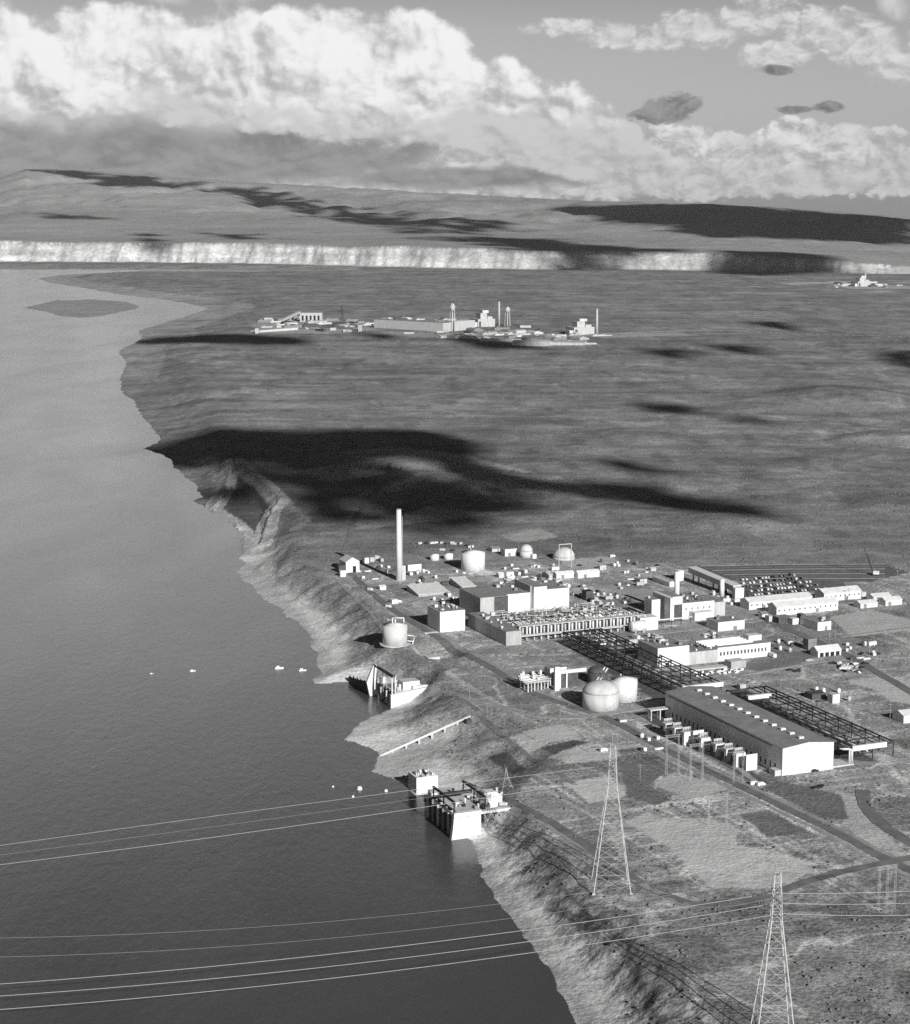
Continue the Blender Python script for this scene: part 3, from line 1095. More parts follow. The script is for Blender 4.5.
# transformers and fire walls along its dark side
tr = None
TP = [(665.5, 737), (674.5, 741.5), (684, 746), (701, 752), (715.5, 758), (726, 763), (736, 767.5)]
LB = ['farthest of the seven transformers, beside the entrance canopy', 'second transformer from the canopy along the dark hall wall', 'third transformer from the canopy, just behind the first blank fire wall',
      'fourth transformer from the canopy, directly in front of the first fire wall', 'third transformer from the near fire wall, middle of the long row',
      'second transformer from the near fire wall beside the hall', 'nearest transformer, just behind the large blank fire wall by the hall end']
for i, (x, y) in enumerate(TP):
    C = G(x, y)
    if tr is None:
        w1 = along(C, V, x + 9)
        tr = thing('transformer', LB[0], 'transformer', C, ROT, 'transformers beside the generating hall')
        MB().box(0, w1, 0, 4.5, .6, 8.4).build('tank_body', WHITE, tr)
        s = MB()
        for k in range(7):
            s.box(-1.3, -.02, .3 + k * .58, .6 + k * .58, 1.2, 7)
        s.build('radiator', RUST, tr)
        s = MB()
        for k in range(7):
            s.box(w1 + .02, w1 + 1.2, .3 + k * .58, .6 + k * .58, 1.2, 7)
        s.build('radiator', MID, tr)
        s = MB()
        s.tube((.4, 3.3, 10), (w1 - .4, 3.3, 10), .9, 12)
        s.build('conservator', WHITE, tr)
        for k in range(3):
            MB().tube((w1 * (.2 + .3 * k), 1.4, 8.4), (w1 * (.2 + .3 * k), 1.2, 11.2), .32, 8, .18).build('bushing', MID, tr)
        MB().box(-.3, w1 + .3, -.3, 4.8, -.6, .6).build('plinth', CONC, tr)
    else:
        copy_tree(tr, C, None, LB[i])
for x, y, x1, yt, lb in [(693, 746.5, 703.5, 731, 'smaller bright fire wall standing between the third and fourth transformers'), (746, 771, 757, 755, 'tall bright fire wall at the near end of the transformer row')]:
    C = G(x, y)
    o = tag(MB().box(0, along(C, V, x1), 0, .7, -1, rise(C, yt)).build('fire_wall', WHITE), lb, 'wall')
    o.location = C
    o.rotation_euler.z = ROT


def hframe(label, px, py, yt, wide, n=2, m=GALV, t=.10):
    C = gz(G(px, py))
    h = rise(C, yt)
    o = thing('line_gantry', label, 'gantry', C, ROT)
    for k in range(n):
        x = (k / (n - 1) - .5) * wide
        s = MB()
        a = .55
        for sx in (-a, a):
            for sy in (-a, a):
                s.beam((x + sx, sy, -1), (x + sx * .6, sy * .6, h), t)
        q = int(h / 2.2)
        for j in range(q):
            z0, z1 = h * j / q, h * (j + 1) / q
            for sy in (-a, a):
                sg = 1 if j % 2 else -1
                s.beam((x - a * sg, sy, z0), (x + a * sg, sy, z1), t * .5)
        s.build('column', m, o)
    s = MB()
    for sy in (-.5, .5):
        s.beam((-wide * .62, sy, h), (wide * .62, sy, h), t)
        s.beam((-wide * .62, sy, h - 1.2), (wide * .62, sy, h - 1.2), t)
    for j in range(10):
        x0 = wide * (-.62 + .124 * j)
        s.beam((x0, .5, h - 1.2), (x0 + wide * .124, -.5, h), t * .6)
    s.build('crossbeam', m, o)
    return o


hframe('slim two-legged lattice gantry opposite the farthest transformers', 672, 774, 735, 8)
hframe('slim lattice gantry standing before the first fire wall', 696, 781, 744, 8)
hframe('two-legged lattice gantry on the pale gravel pad beyond the near road', 717, 824, 795, 11)
hframe('three-legged slender lattice frame near the right edge, beside the near road', 886, 908, 866, 9, 3)
hframe('short lattice gantry beside the hall end, behind the white parked truck', 738, 782, 752, 6)

# ------------------------------------------------------------------ pipe trestles
def trestle(label, px, py, x1, xfar, h, npipe, whitebeam):
    C = G(px, py)
    w = along(C, V, x1)
    L = along(C, B, xfar)
    o = thing('pipe_trestle', label, 'trestle', C, ROT)
    n = int(L / 13)
    fr = MB()
    for i in range(n + 1):
        y = L * i / n
        for x in (0, w * .5, w):
            MB().box(x - .25, x + .25, y - .25, y + .25, -1.2, h - .4).build('leg', STEEL, o)
        fr.box(-.6, w + .6, y - .25, y + .25, h - .4, h + .3)
        fr.box(.3, w * .5 - .3, y - .2, y + .2, h * .45, h * .45 + .45)
        if i < n:
            y2 = L * (i + 1) / n
            if i % 2 == 0:
                fr.beam((0, y, h * .45), (0, y2, h - .5), .3)
                fr.beam((w, y, h * .45), (w, y2, h - .5), .3)
            fr.beam((w * .5, y, h), (w, y2, h), .22)
            fr.beam((0, y2, h), (w * .5, y, h), .22)
    for x in (0, w):
        fr.box(x - .3, x + .3, .3, L - .3, h + .302, h + .95)
    fr.box(-.22, .22, .3, L - .3, h * .45 + .452, h * .45 + .9)
    fr.box(w * .5 - .22, w * .5 + .22, .3, L - .3, h * .45 + .452, h * .45 + .9)
    fr.build('frame', STEEL, o)
    for k in range(npipe):
        x = 1.2 + (w * .5 - 2.0) * k / max(npipe - 1, 1)
        r = (.55, .35, .45, .7)[k % 4]
        MB().tube((x, .5, h * .45 + .95 + r), (x, L - .5, h * .45 + .95 + r), r, 8).build('pipe', (STEEL, RUST, MID, STEEL, GALV)[k % 5], o)
    for k in range(3):
        x = w * (.58 + .14 * k)
        MB().tube((x, .5, h + .8), (x, L - .5, h + .8), .4, 8).build('pipe', (STEEL, RUST, STEEL)[k], o)
    for y, x0, x2, hh in whitebeam:
        MB().box(x0 * w, x2 * w, L * y - 1.1, L * y + .6, h + .32 if y > 0 else h - 1.6, (h + 1.6) if y > 0 else h + 1.4).build('end_beam', WHITE, o)
    return o, w, L


trestle('dark steel pipe trestle running beside the generating hall, with pale beam at its near end', 851.5, 762, 893, 726, 8.6, 6, [(-.004, -.02, .8, 0)])
trestle('dark steel trestle from the exchanger cells to the hall, ending in a pale crossbeam', 681, 701.5, 721, 563, 9.2, 6, [(-.004, .0, 1.02, 0)])
o = thing('pipe_loop', 'white looped pipe dropping to the ground at the trestle end', 'pipe', G(849, 764), ROT)
s = MB()
for k in range(3):
    s.tube((k * 1.1, 0, -.5), (k * 1.1, 0, 9.4 - k * .4), .35, 8).tube((k * 1.1, 0, 9.4 - k * .4), (k * 1.1 - 6, 1.5, 9.6 - k * .4), .35, 8)
s.build('riser', WHITE, o)
C = G(748, 713)
o = thing('pipe_bridge', 'short pale beam bridging from the hall roof edge to the trestle', 'bridge', C, ROT)
MB().box(0, along(C, V, 771), 0, 2.6, 8.6, 11.2).build('deck_beam', WHITE, o)
for x in (1, 11):
    MB().box(x, x + .6, .8, 1.4, -1, 8.6).build('leg', STEEL, o)

# ------------------------------------------------------------------ tank farm by the curving road
T3, r3, h3 = tank('domed_tank', 'large pale domed tank beside the curving gravel road', 600.5, 712, 18.3, 696, CONC, 'dome', None)
T4, r4, h4 = tank('storage_tank', 'white flat-topped tank standing behind the large domed tank', 623.5, 703, 13.6, 682, WHITE, 'cone')
T5, r5, h5 = tank('dark_tank', 'dark domed tank with pale chute, behind the large domed tank', 597.5, 685, 10, 674, RUST, 'dome', None, stair=False)
s = MB()
s.beam((-r5 * 1.0, -r5 * 1.05, 0), (r5 * .45, -r5 * .7, h5 * 1.5), .9)
s.beam((-r5 * .7, -r5 * 1.1, 0), (r5 * .75, -r5 * .75, h5 * 1.4), .9)
s.build('chute', CONC, T5)
tank('storage_tank', 'big white round tank on open ground right of the tall stack', 473, 571.5, 12, 554, WHITE, 'cone')
for px, lb in [(434.5, 'low white tank, farther left of the pair beside the big round tank'), (448.5, 'low white tank nearest the big round white tank')]:
    tank('low_tank', lb, px, 561 if px < 440 else 560, 4.6, 555.4 if px < 440 else 554.6, WHITE, 'cone', stair=False)
T2, r2, h2 = tank('water_tank', 'pale upright tank with pipework on top, at the bluff edge below the stack', 395, 646.5, 12.4, 627, ROOFL, 'cone')
s = MB()
s.tube((-2, 0, h2), (-2, 0, h2 + 5), .5).tube((-2, 0, h2 + 5), (6, -3, h2 + 5), .45).tube((6, -3, h2 + 5), (6, -3, h2 + 1), .45).tube((1, 2, h2), (1, 2, h2 + 4.4), .7).tube((-5, 3, h2 + 3), (6, 3, h2 + 3), .35)
s.build('pipework', WHITE, T2)
s = MB()
s.tube((r2, -2, 6), (r2 + 6.5, -1, 4.5), .4).tube((r2 + 6.5, -1, 4.5), (r2 + 2, -7, 0), .4).tube((r2 * .8, -r2 * .7, 3), (r2 + 2.5, -7, 2), .4)
s.build('side_pipe', WHITE, T2)
MB().cyl(0, 0, -.8, .35, r2 * 1.25, n=40).build('base_slab', CONC, T2)

# process unit left of the tanks
C = G(527, 690)
C = G(555, 691)
pu = thing('process_unit', 'open process unit of pipe racks, slab tower and tall white screens', 'process plant', C, ROT)
wq = along(C, V, 588)
MB().box(0, along(C, V, 559.5), 0, 2.2, -1, rise(C, 667.5)).build('slab_tower', WHITE, pu)
MB().box(5, along(C, V, 582), 6, 14, -1, 9.5).build('dark_block', RUST, pu)
MB().box(4, along(C, V, 589), 4.2, 5.8, 10.2, 12.6).build('header_beam', WHITE, pu)
MB().box(4, along(C, V, 577), 16, 25, -1, 11.5).build('control_house', WHITE, pu)
MB().box(4.4, along(C, V, 577) - .4, 16.4, 24.6, 11.5, 11.55).build('roof', ROOF, pu)
for k in range(2):
    MB().box(5.5 + 5 * k, 6.6 + 5 * k, 4.4, 5.6, -1, 10.2).build('leg', WHITE, pu)
rk = random.Random(5)
for j in range(3):
    for k in range(7):
        x, y = -19 + k * 2.9, 3 + j * 6 + k * .9
        MB().box(x, x + .7, y, y + .7, -1, 6.2 - .25 * j).build('leg', WHITE if k % 2 == 0 else GALV, pu)
for k in range(9):
    y = 2.6 + k * 2.0
    MB().tube((-21, y, 6.5 + (k % 3) * .5), (0, y + 4, 6.5 + (k % 3) * .5), .42, 8).build('pipe', WHITE if k % 3 else GALV, pu)
for k in range(7):
    x, y = rk.uniform(-20, -2), rk.uniform(6, 20)
    MB().cyl(x, y, 6.5, 6.5 + rk.uniform(2, 5), .9, n=10).build('vessel', WHITE, pu)
MB().box(-20, -1, 5, 15, 5.6, 6.2).build('platform', GALV, pu)

# ------------------------------------------------------------------ reactor plant
o, w, d, h = bld('service_building', 'square block with bright blank front and cluttered roof, nearest the long bluff road', 'building', 440, 632.5, 465, None, 612, WHITE, ROOF, xl=427.5, units=14, door=False)
o, w, d, h = bld('gallery_building', 'low long dark-sided gallery with narrow pale end at the cell row corner', 'building', 506, 646, 521.5, None, 632, GREYW, ROOF, xl=468, units=10, door=False)
C = G(520, 641.5)
ex = thing('heat_exchanger_building', 'wide low building covered in pipework with a front row of open cells', 'building', C, ROT)
wx = along(C, V, 645)
dx = 62
hx = rise(C, 631.5)
MB().box(0, wx, 5, dx, -1, hx).build('wall', GREYW, ex)
MB().box(.3, wx - .3, 5.3, dx - .3, hx, hx + .06).build('roof', MID, ex)
nb_ = 18
for k in range(nb_ + 1):
    x = wx * k / nb_
    MB().box(x - .7, x + .7, .2, 4.98, -1, hx + 3.2).build('pier', CONC, ex)
for k in range(nb_):
    x = wx * (k + .5) / nb_
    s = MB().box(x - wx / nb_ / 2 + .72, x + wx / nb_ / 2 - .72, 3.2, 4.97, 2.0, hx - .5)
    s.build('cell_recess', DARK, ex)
    MB().tube((x, 1.4, hx * .35), (x, 1.4, hx + 2.2), .8, 10).build('exchanger', WHITE if k % 3 else GALV, ex)
MB().box(-.6, wx + .6, .0, 5.5, hx + 3.22, hx + 3.7).build('canopy', ROOFL, ex)
MB().box(-2, wx * .8, -4.2, -2.6, 4.4, 5.0).build('pipe_rack', ROOFL, ex)
for k in range(3):
    MB().tube((-2, -3.9 + k * .6, 5.5), (wx * .86, -3.9 + k * .6, 5.5), .28, 6).build('pipe', (WHITE, STEEL, GALV)[k], ex)
for k in range(16):
    MB().box(-1.5 + k * wx * .8 / 15.3, -1.1 + k * wx * .8 / 15.3, -3.7, -3.2, -1, 4.4).build('leg', STEEL, ex)
rk = random.Random(11)
for j in range(6):
    y0 = 9 + j * 9
    s = MB().box(.6, wx - .6, y0 + 3, y0 + 3.5, hx + .07, hx + .5)
    for k in range(34):
        x = rk.uniform(1, wx - 2)
        a = rk.random()
        y = y0 + rk.uniform(0, 7)
        if a < .4:
            s.tube((x, y, hx), (x, y, hx + rk.uniform(1.5, 4.5)), rk.uniform(.25, .6), 7)
        elif a < .7:
            q = rk.uniform(1, 2.4)
            s.box(x, x + q * 1.4, y, y + q, hx + .06, hx + rk.uniform(1, 3))
        else:
            z = hx + rk.uniform(1, 3.4)
            s.tube((x, y, z), (min(x + rk.uniform(3, 12), wx), y, z), .3, 6)
    s.build('roof_pipework', (ROOFL, WHITE, GALV, CONC, MID, ROOFL)[j], ex)
for k in range(20):
    x = wx * (k + .5) / 20
    s = MB().tube((x, 7, hx + 3.4), (x, 30, hx + 3.4), .35, 6)
    s.build('cross_pipe', (WHITE, GALV, MID)[k % 3], ex)

rb, w, d, h = bld('reactor_building', 'stepped white reactor building with flat grey roofs behind the exchanger cells', 'building', 507, 619, 530, 42, 594.5, WHITE, ROOF, door=False, units=4)
Cb = rb.location
w2, w3, w4 = along(Cb, V, 540), along(Cb, V, 549), along(Cb, V, 569)
MB().box(w + .05, w + 1.4, -.02, 30, -1, rise(Cb, 588)).build('tower_pier', GREYW, rb)
MB().box(w + 1.45, w3 - 4, -4, 30, -1, rise(Cb, 588.5)).build('tower', WHITE, rb)
MB().box(w + 1.8, w3 - 4.4, -3.6, 29.6, rise(Cb, 588.5), rise(Cb, 588.5) + .06).build('roof', ROOF, rb)
MB().box(w3 - 3.95, w4, 0, 34, -1, rise(Cb, 593)).build('wing', WHITE, rb)
MB().box(w3 - 3.6, w4 - .4, .4, 33.6, rise(Cb, 593), rise(Cb, 593) + .06).build('roof', ROOF, rb)
MB().box(-24, -.05, -2, 40, -1, h - .5).build('wing', OFFW, rb)
MB().box(-23.6, -.4, -1.6, 39.6, h - .5, h - .45).build('roof', ROOF, rb)
MB().box(-12, -.07, -2.2, -1.98, -1, h - .6).build('dark_panel', RUST, rb)  # dark panel across the right part of the wing front
for k, (x, y) in enumerate(((3, 30), (10, 36), (w3, 20), (w3 + 8, 26), (w3 + 13, 8))):
    MB().box(x, x + 3, y, y + 2.4, h + .1, h + 2.6).build('roof_unit', WHITE if k % 2 else MID, rb)

# small tower and round vessel at the right end of the cells
o, w, d, h = bld('crane_tower', 'small tall box tower with bright front at the right end of the cell row', 'building', 651.5, 620, 660, 12, 600, WHITE, ROOF, door=False, units=2)
o, w, d, h = bld('pump_annex', 'low white annex below the small tower beside a round-ended vessel', 'building', 640, 631, 658, 12, 618.5, WHITE, WHITE, door=False)
C = G(634, 634)
o = thing('horizontal_vessel', 'big white round-ended vessel lying before the small tower', 'vessel', C, ROT)
s = MB().tube((0, 3.5, 5), (11, 3.5, 5), 4.2, 20)
s.build('shell', WHITE, o)
for sg, x in ((-1, 0), (1, 11)):
    q = MB().dome(0, 0, 0, 4.2, 1.8, 20, 5)
    for vv in q.bm.verts:
        vv.co = Vector((x + sg * vv.co.z, 3.5 + vv.co.x, 5 + vv.co.y))
    q.build('end_cap', WHITE, o)
for x in (2, 9):
    MB().box(x - .5, x + .5, 1, 6, -1, 1.6).build('saddle', CONC, o)

# power house
ph, w, d, h = bld('power_house', 'white power house with stepped front and two tall chimneys', 'building', 682, 619.5, 714, 36, 603.5, WHITE, ROOF, door=False)
Cp = ph.location
x0 = along(Cp, V, 668.5)
ht = rise(Cp, 596.5)
MB().box(x0, x0 + 3.4, -2.5, 26, -1, ht).build('stair_tower', WHITE, ph)
MB().box(x0 + 3.45, -.05, 2, 26, -1, ht - 6.5).build('boiler_hall', RUST, ph)
MB().box(x0 + 3.45, .8, 1, 26.3, ht - 6.45, ht).build('upper_block', WHITE, ph)
MB().box(x0 + 3.8, .4, 1.4, 25.9, ht, ht + .06).build('roof', ROOF, ph)
wr = along(Cp, V, 725)
MB().box(w + .05, wr, 0, 30, -1, h - 1.6).build('wing', OFFW, ph)
for k in range(5):
    MB().box(w * .1 + k * w * .18, w * .1 + k * w * .18 + 1.6, -.06, .05, h * .55, h * .7).build('window', MID, ph)
MB().box(w + .4, wr - .4, .4, 29.6, h - 1.6, h - 1.54).build('roof', ROOF, ph)
MB().box(along(Cp, V, 689), along(Cp, V, 708), -9, -.05, -1, 6.5).build('annex', WHITE, ph)
rk = random.Random(3)
for k in range(22):
    x, y, q = rk.uniform(2, w - 4), rk.uniform(3, 30), rk.uniform(.8, 2.2)
    (MB().box(x, x + q, y, y + q, h + .06, h + q) if k % 2 else MB().cyl(x, y, h + .06, h + q * 1.5, q * .4, n=10)).build('roof_vent', (MID, GALV, RUST, WHITE)[k % 4], ph)
for px, yb, yt, y, r in ((676.3, 597, 571.5, 20, 2.0), (721.5, 605, 579, 24, 1.8)):
    P = Cp + V * along(Cp + B * y, V, px) + B * y
    loc = Vector((along(Cp + B * y, V, px), y, 0))
    hh = rise(Cp + V * loc.x + B * y, yt)
    MB().cyl(loc.x, loc.y, h - 3, hh, r * 1.12, r, 20).build('chimney', WHITE, ph)
C = G(652, 627)
o = thing('steam_pipe', 'thin white elevated pipe leading to the power house front', 'pipe', C, ROT)
L = along(C, V, 692)
MB().tube((0, 0, 5), (L, 0, 5), .55, 8).build('pipe_run', WHITE, o)
for k in range(5):
    MB().box(L * k / 4.2, L * k / 4.2 + .4, -.2, .2, -1, 4.45).build('leg', STEEL, o)

# sloping covered conveyor behind the power house
C = G(733, 598)
o = thing('covered_conveyor', 'long sloping covered conveyor with white roof, behind the power house', 'conveyor', C, ROT)
L = along(C, B, 688)
s = MB().poly([(0, 5.5), (0, 10), (L, 12.5), (L, 8)], 0, 7.5, 'x')
s.build('gallery', GREYW, o)
s = MB().poly([(-.4, 10.02), (-.4, 10.5), (L + .4, 13), (L + .4, 12.52)], -.5, 8, 'x')
s.build('roof', WHITE, o)
for y in (2, L * .45, L * .9):
    for x in (.6, 6.2):
        MB().box(x, x + .9, y, y + .9, -1, 5.4 + 2.5 * y / L).build('leg', WHITE if y < 3 else STEEL, o)
MB().box(-.8, 7.8, -4.5, -.55, -1, 9).build('transfer_house', WHITE, o)
bld('conveyor_head_house', 'tiny white box house at the far top of the sloping conveyor', 'building', 678, 581, 684.5, 7, 571, WHITE, WHITE, door=False)
bld('sheds_office', 'small long grey-roofed shed with white gable behind the power house chimney', 'shed', 669.5, 587, 674.5, 30, 581.5, WHITE, ROOFL, 'back', door=False)

bld('workshop', 'long low flat-roofed shed with bright front right of the power house', 'building', 718, 631.5, 744.5, 18, 622.5, WHITE, ROOF, wins=0, units=3)

# office and laboratory block in front of the power house
ob, w, d, h = bld('laboratory_block', 'large flat-roofed white block with pale striped roof lights and long stepped front', 'building', 657.5, 668.5, 689, None, 648.5, WHITE, ROOF, xl=638, units=9, door=False)
Co = ob.location
wa, wb = along(Co, V, 718), along(Co, V, 771)
ha = h * .62
MB().box(w + .05, wa, .5, d * .8, -1, ha).build('wing', OFFW, ob)
for k in range(14):
    MB().box(wa + 2 + k * (wb - wa - 4) / 14, wa + 3.4 + k * (wb - wa - 4) / 14, .9, 1.05, ha * .45, ha * .75).build('window', RUST, ob)
MB().box(w + .4, wa - .4, .9, d * .8 - .4, ha, ha + .06).build('roof', ROOF, ob)
MB().box(wa + .05, wb, 1, d * .75, -1, ha * 1.12).build('wing', WHITE, ob)
MB().box(wa + .4, wb - .4, 1.4, d * .75 - .4, ha * 1.12, ha * 1.12 + .06).build('roof', ROOF, ob)
for k in range(5):
    y = 6 + k * d * .13
    MB().poly([(y, ha * 1.12 + .06), (y + 2.4, ha * 1.12 + .06), (y + 2.4, ha * 1.12 + .5), (y, ha * 1.12 + 1.3)], wa - 6, wb - 12, 'x').build('roof_light', WHITE, ob)
MB().dome(w * .45, d * .5, h, 3.2, 3.2, 18, 5).build('roof_dome', WHITE, ob)
MB().box(wb - 13, wb - 2, d * .35, d * .6, ha * 1.12 + .06, ha * 1.12 + 4).build('roof_house', WHITE, ob)
rk = random.Random(8)
for k in range(16):
    x, y, q = rk.uniform(w + 1, wa + 4), rk.uniform(3, d * .7), rk.uniform(.8, 1.9)
    MB().box(x, x + q, y, y + q, ha + .06, ha + q * 1.2).build('roof_unit', (DARK, WHITE, MID, RUST)[k % 4], ob)
MB().box(w * .25, w * .25 + 3, -.1, .05, 1, 3.6).build('door', DARK, ob)
C = G(677, 673)
o = tag(MB().box(0, along(C, V, 732), 0, 7, -.8, .9).build('loading_platform', CONC), 'long pale concrete platform in front of the striped laboratory roof', 'platform')
o.location = C
o.rotation_euler.z = ROT
bld('flat_shed', 'small flat-roofed open shed beside the bright rubble in front of the laboratory', 'shed', 731, 669, 746, 9, 662, GREYW, ROOFL, door=False)
C = G(695, 677)
rk = random.Random(21)
o = thing('stacked_slab', 'jumble of bright concrete slabs lying before the laboratory platform', 'slabs', C, ROT)
s = MB()
L = along(C, V, 746)
for k in range(34):
    x, y = rk.uniform(0, L), rk.uniform(-1, 9)
    s.box(x, x + rk.uniform(1, 3), y, y + rk.uniform(.5, 1.2), -.3, rk.uniform(.5, 1.8))
s.build('slab_pile', WHITE, o)

# tall stack
C = G(400.2, 581)
st = thing('tall_stack', 'tall slender white exhaust stack, highest thing in the plant', 'stack', C, ROT)
hs = rise(C, 510)
MB().cyl(0, 2.6, -1, hs, 2.75, 2.05, 32).build('shaft', WHITE, st)
MB().cyl(0, 2.6, hs, hs + .5, 2.2, 2.2, 32).build('rim', GREYW, st)
MB().box(2.2, 5.6, 1.2, 4.2, -1, 13).build('annex', CONC, st)
MB().box(2.6, 3.0, 1.6, 1.9, 13, hs * .9).build('ladder', GREYW, st)

# gatehouse on the bluff
o, w, d, h = bld('bluff_house', 'small white gabled pump shed with dark doorway on the bluff edge left of the stack', 'house', 346, 573, 359.5, 16, 558, WHITE, ROOFL, 'back', door=False, pitch=.3)
MB().box(w * .5, w * .75, -.1, .05, 0, h * .42).build('door', DARK, o)
MB().box(-6, -.05, 2, 8, -1, h * .5).build('lean_to', RUST, o)
bld('hut', 'tiny white hut just below the white gabled shed on the bluff', 'hut', 340.5, 577, 346, 4, 571, WHITE, WHITE, door=False)
# low roofs and slabs between stack and reactor
o, w, d, h = bld('low_shed', 'low shed with broad bright roof below the foot of the stack', 'shed', 418.5, 597, 449.5, 26, 592.5, GREYW, WHITE, 'lean', door=False)
o, w, d, h = bld('low_shed', 'low shed with pale lean roof between stack and reactor building', 'shed', 462, 590, 476, 26, 584, GREYW, WHITE, 'lean', door=False)
bld('store', 'small bright box store right beside the foot of the stack', 'store', 408, 571.5, 421.5, 10, 565, WHITE, ROOF, door=False)
for x0, y0, x1, dep, lb in [(441, 645, 461, 18, 'bright concrete slab on the ground before the cluttered square block'), (428, 655, 440, 8, 'pale slab lying in the dark excavation by the road'), (425, 634, 439, 4, 'narrow pale footing at the foot of the cluttered square block')]:
    C = gz(G(x0, y0))
    o = tag(MB().box(0, along(C, V, x1), 0, dep, -1.5, .45).build('concrete_slab', WHITE if y0 != 655 else CONC), lb, 'slab')
    o.location = C
    o.rotation_euler.z = ROT

# round-roofed things at the back
C = G(569.5, 561)
o = thing('domed_tank', 'half-sunlit dome with a pale square screen frame on the raised pad', 'tank', C + B * 12, ROT)
dep = C.y
rr = 11 * dep / F * 1.02
MB().cyl(0, 0, -.5, 2.2, rr, n=36).build('shell', CONC, o)
MB().dome(0, 0, 2.2, rr, rr * .85, 36).build('roof', CONC, o)
C = G(558.8, 569)
o = thing('lifting_frame', 'thin pale square frame standing before the half-sunlit dome', 'frame', C, ROT)
wf = along(C, V, 571)
hf = rise(C, 545)
for x in (0, wf):
    MB().box(x - .3, x + .3, -.3, .3, -1, hf).build('leg', GALV, o)
MB().box(-.3, wf + .3, -.32, .32, hf, hf + .7).build('beam', GALV, o)
C = G(528.5, 558)
o = thing('round_vessel', 'upright round-topped vessel, one side dark, left of the half-sunlit dome', 'vessel', C + B * 5, ROT)
rr = 6.6 * C.y / F
MB().cyl(0, 0, -.5, rr * 1.0, rr, n=28).build('shell', ROOFL, o)
MB().dome(0, 0, rr * 1.0, rr, rr, 28).build('roof', ROOFL, o)
MB().box(rr * .3, rr * .3 + 4, -rr - 4, -rr, -1, 4).build('annex', WHITE, o)
# ------------------------------------------------------------------ long sheds on the right
o, w, d, h = bld('long_shed', 'long white gabled warehouse nearest the car park, left end', 'warehouse', 749, 610, 812, 14, 599.5, WHITE, WHITE, 'gable', wins=12, pitch=.3)
o, w, d, h = bld('long_shed', 'long white gabled warehouse nearest the dark main road', 'warehouse', 776.5, 616, 838, 13, 604, WHITE, WHITE, 'gable', wins=12, pitch=.3)
o, w, d, h = bld('long_shed', 'long white gabled warehouse farthest right, behind the car park', 'warehouse', 824, 602, 861, 14, 590.5, WHITE, WHITE, 'gable', wins=8, pitch=.3)
for a in [(860.5, 608.5, 877.5, 10, 602, 'small white hut nearest of the three beyond the warehouses'), (873.5, 601.5, 891, 10, 595, 'small white hut farthest back of the three beyond the warehouses'), (885.5, 606, 902, 10, 598.5, 'small white hut farthest right of the three beyond the warehouses')]:
    bld('hut', a[5], 'hut', a[0], a[1], a[2], a[3], a[4], WHITE, WHITE, 'gable', group='huts beyond the warehouses', pitch=.35)
bld('long_store', 'long grey-roofed store with small bright end wall by the main road', 'store', 817.5, 631, 831, 24, 622.5, WHITE, ROOF, xl=None, units=2)
bld('cube_store', 'dark cube-shaped store with flat top beside the main road', 'store', 808, 650.5, 816.5, 7, 639.5, MID, MID, door=False)
bld('cube_store', 'narrow dark box store at the end of the dark long store', 'store', 801, 624.5, 805.5, 6, 614.5, RUST, MID, door=False)
bld('long_store', 'low dark long store in front of the warehouses', 'store', 778.5, 624, 792, 10, 618, RUST, ROOF, door=False)
bld('hut', 'white hut at the right end of the low dark store', 'hut', 792.5, 624.8, 801, 6, 619, WHITE, WHITE, door=False)
o, w, d, h = bld('round_shed', 'white shed with dark open bays beside the dark cube store', 'shed', 818, 657.5, 841, 10, 648, WHITE, WHITE, 'gable', door=False, pitch=.45)
for k in range(4):
    MB().box(w * (.08 + .23 * k), w * (.08 + .23 * k) + w * .16, -.1, .05, 0, h * .45).build('bay_opening', DARK, o)
bld('shed', 'small white shed with dark leaning roofs beside it, on the pale clearing', 'shed', 832.5, 703.5, 839.5, 6, 695, WHITE, ROOFL, door=False)
bld('dark_shed', 'low dark-roofed shed left of the small white clearing shed', 'shed', 812, 700, 826, 9, 694.5, RUST, RUST, door=False)
bld('edge_shed', 'white shed cut by the right edge of the picture', 'shed', 903.5, 723.5, 922, 12, 713, WHITE, WHITE, 'gable', pitch=.3)

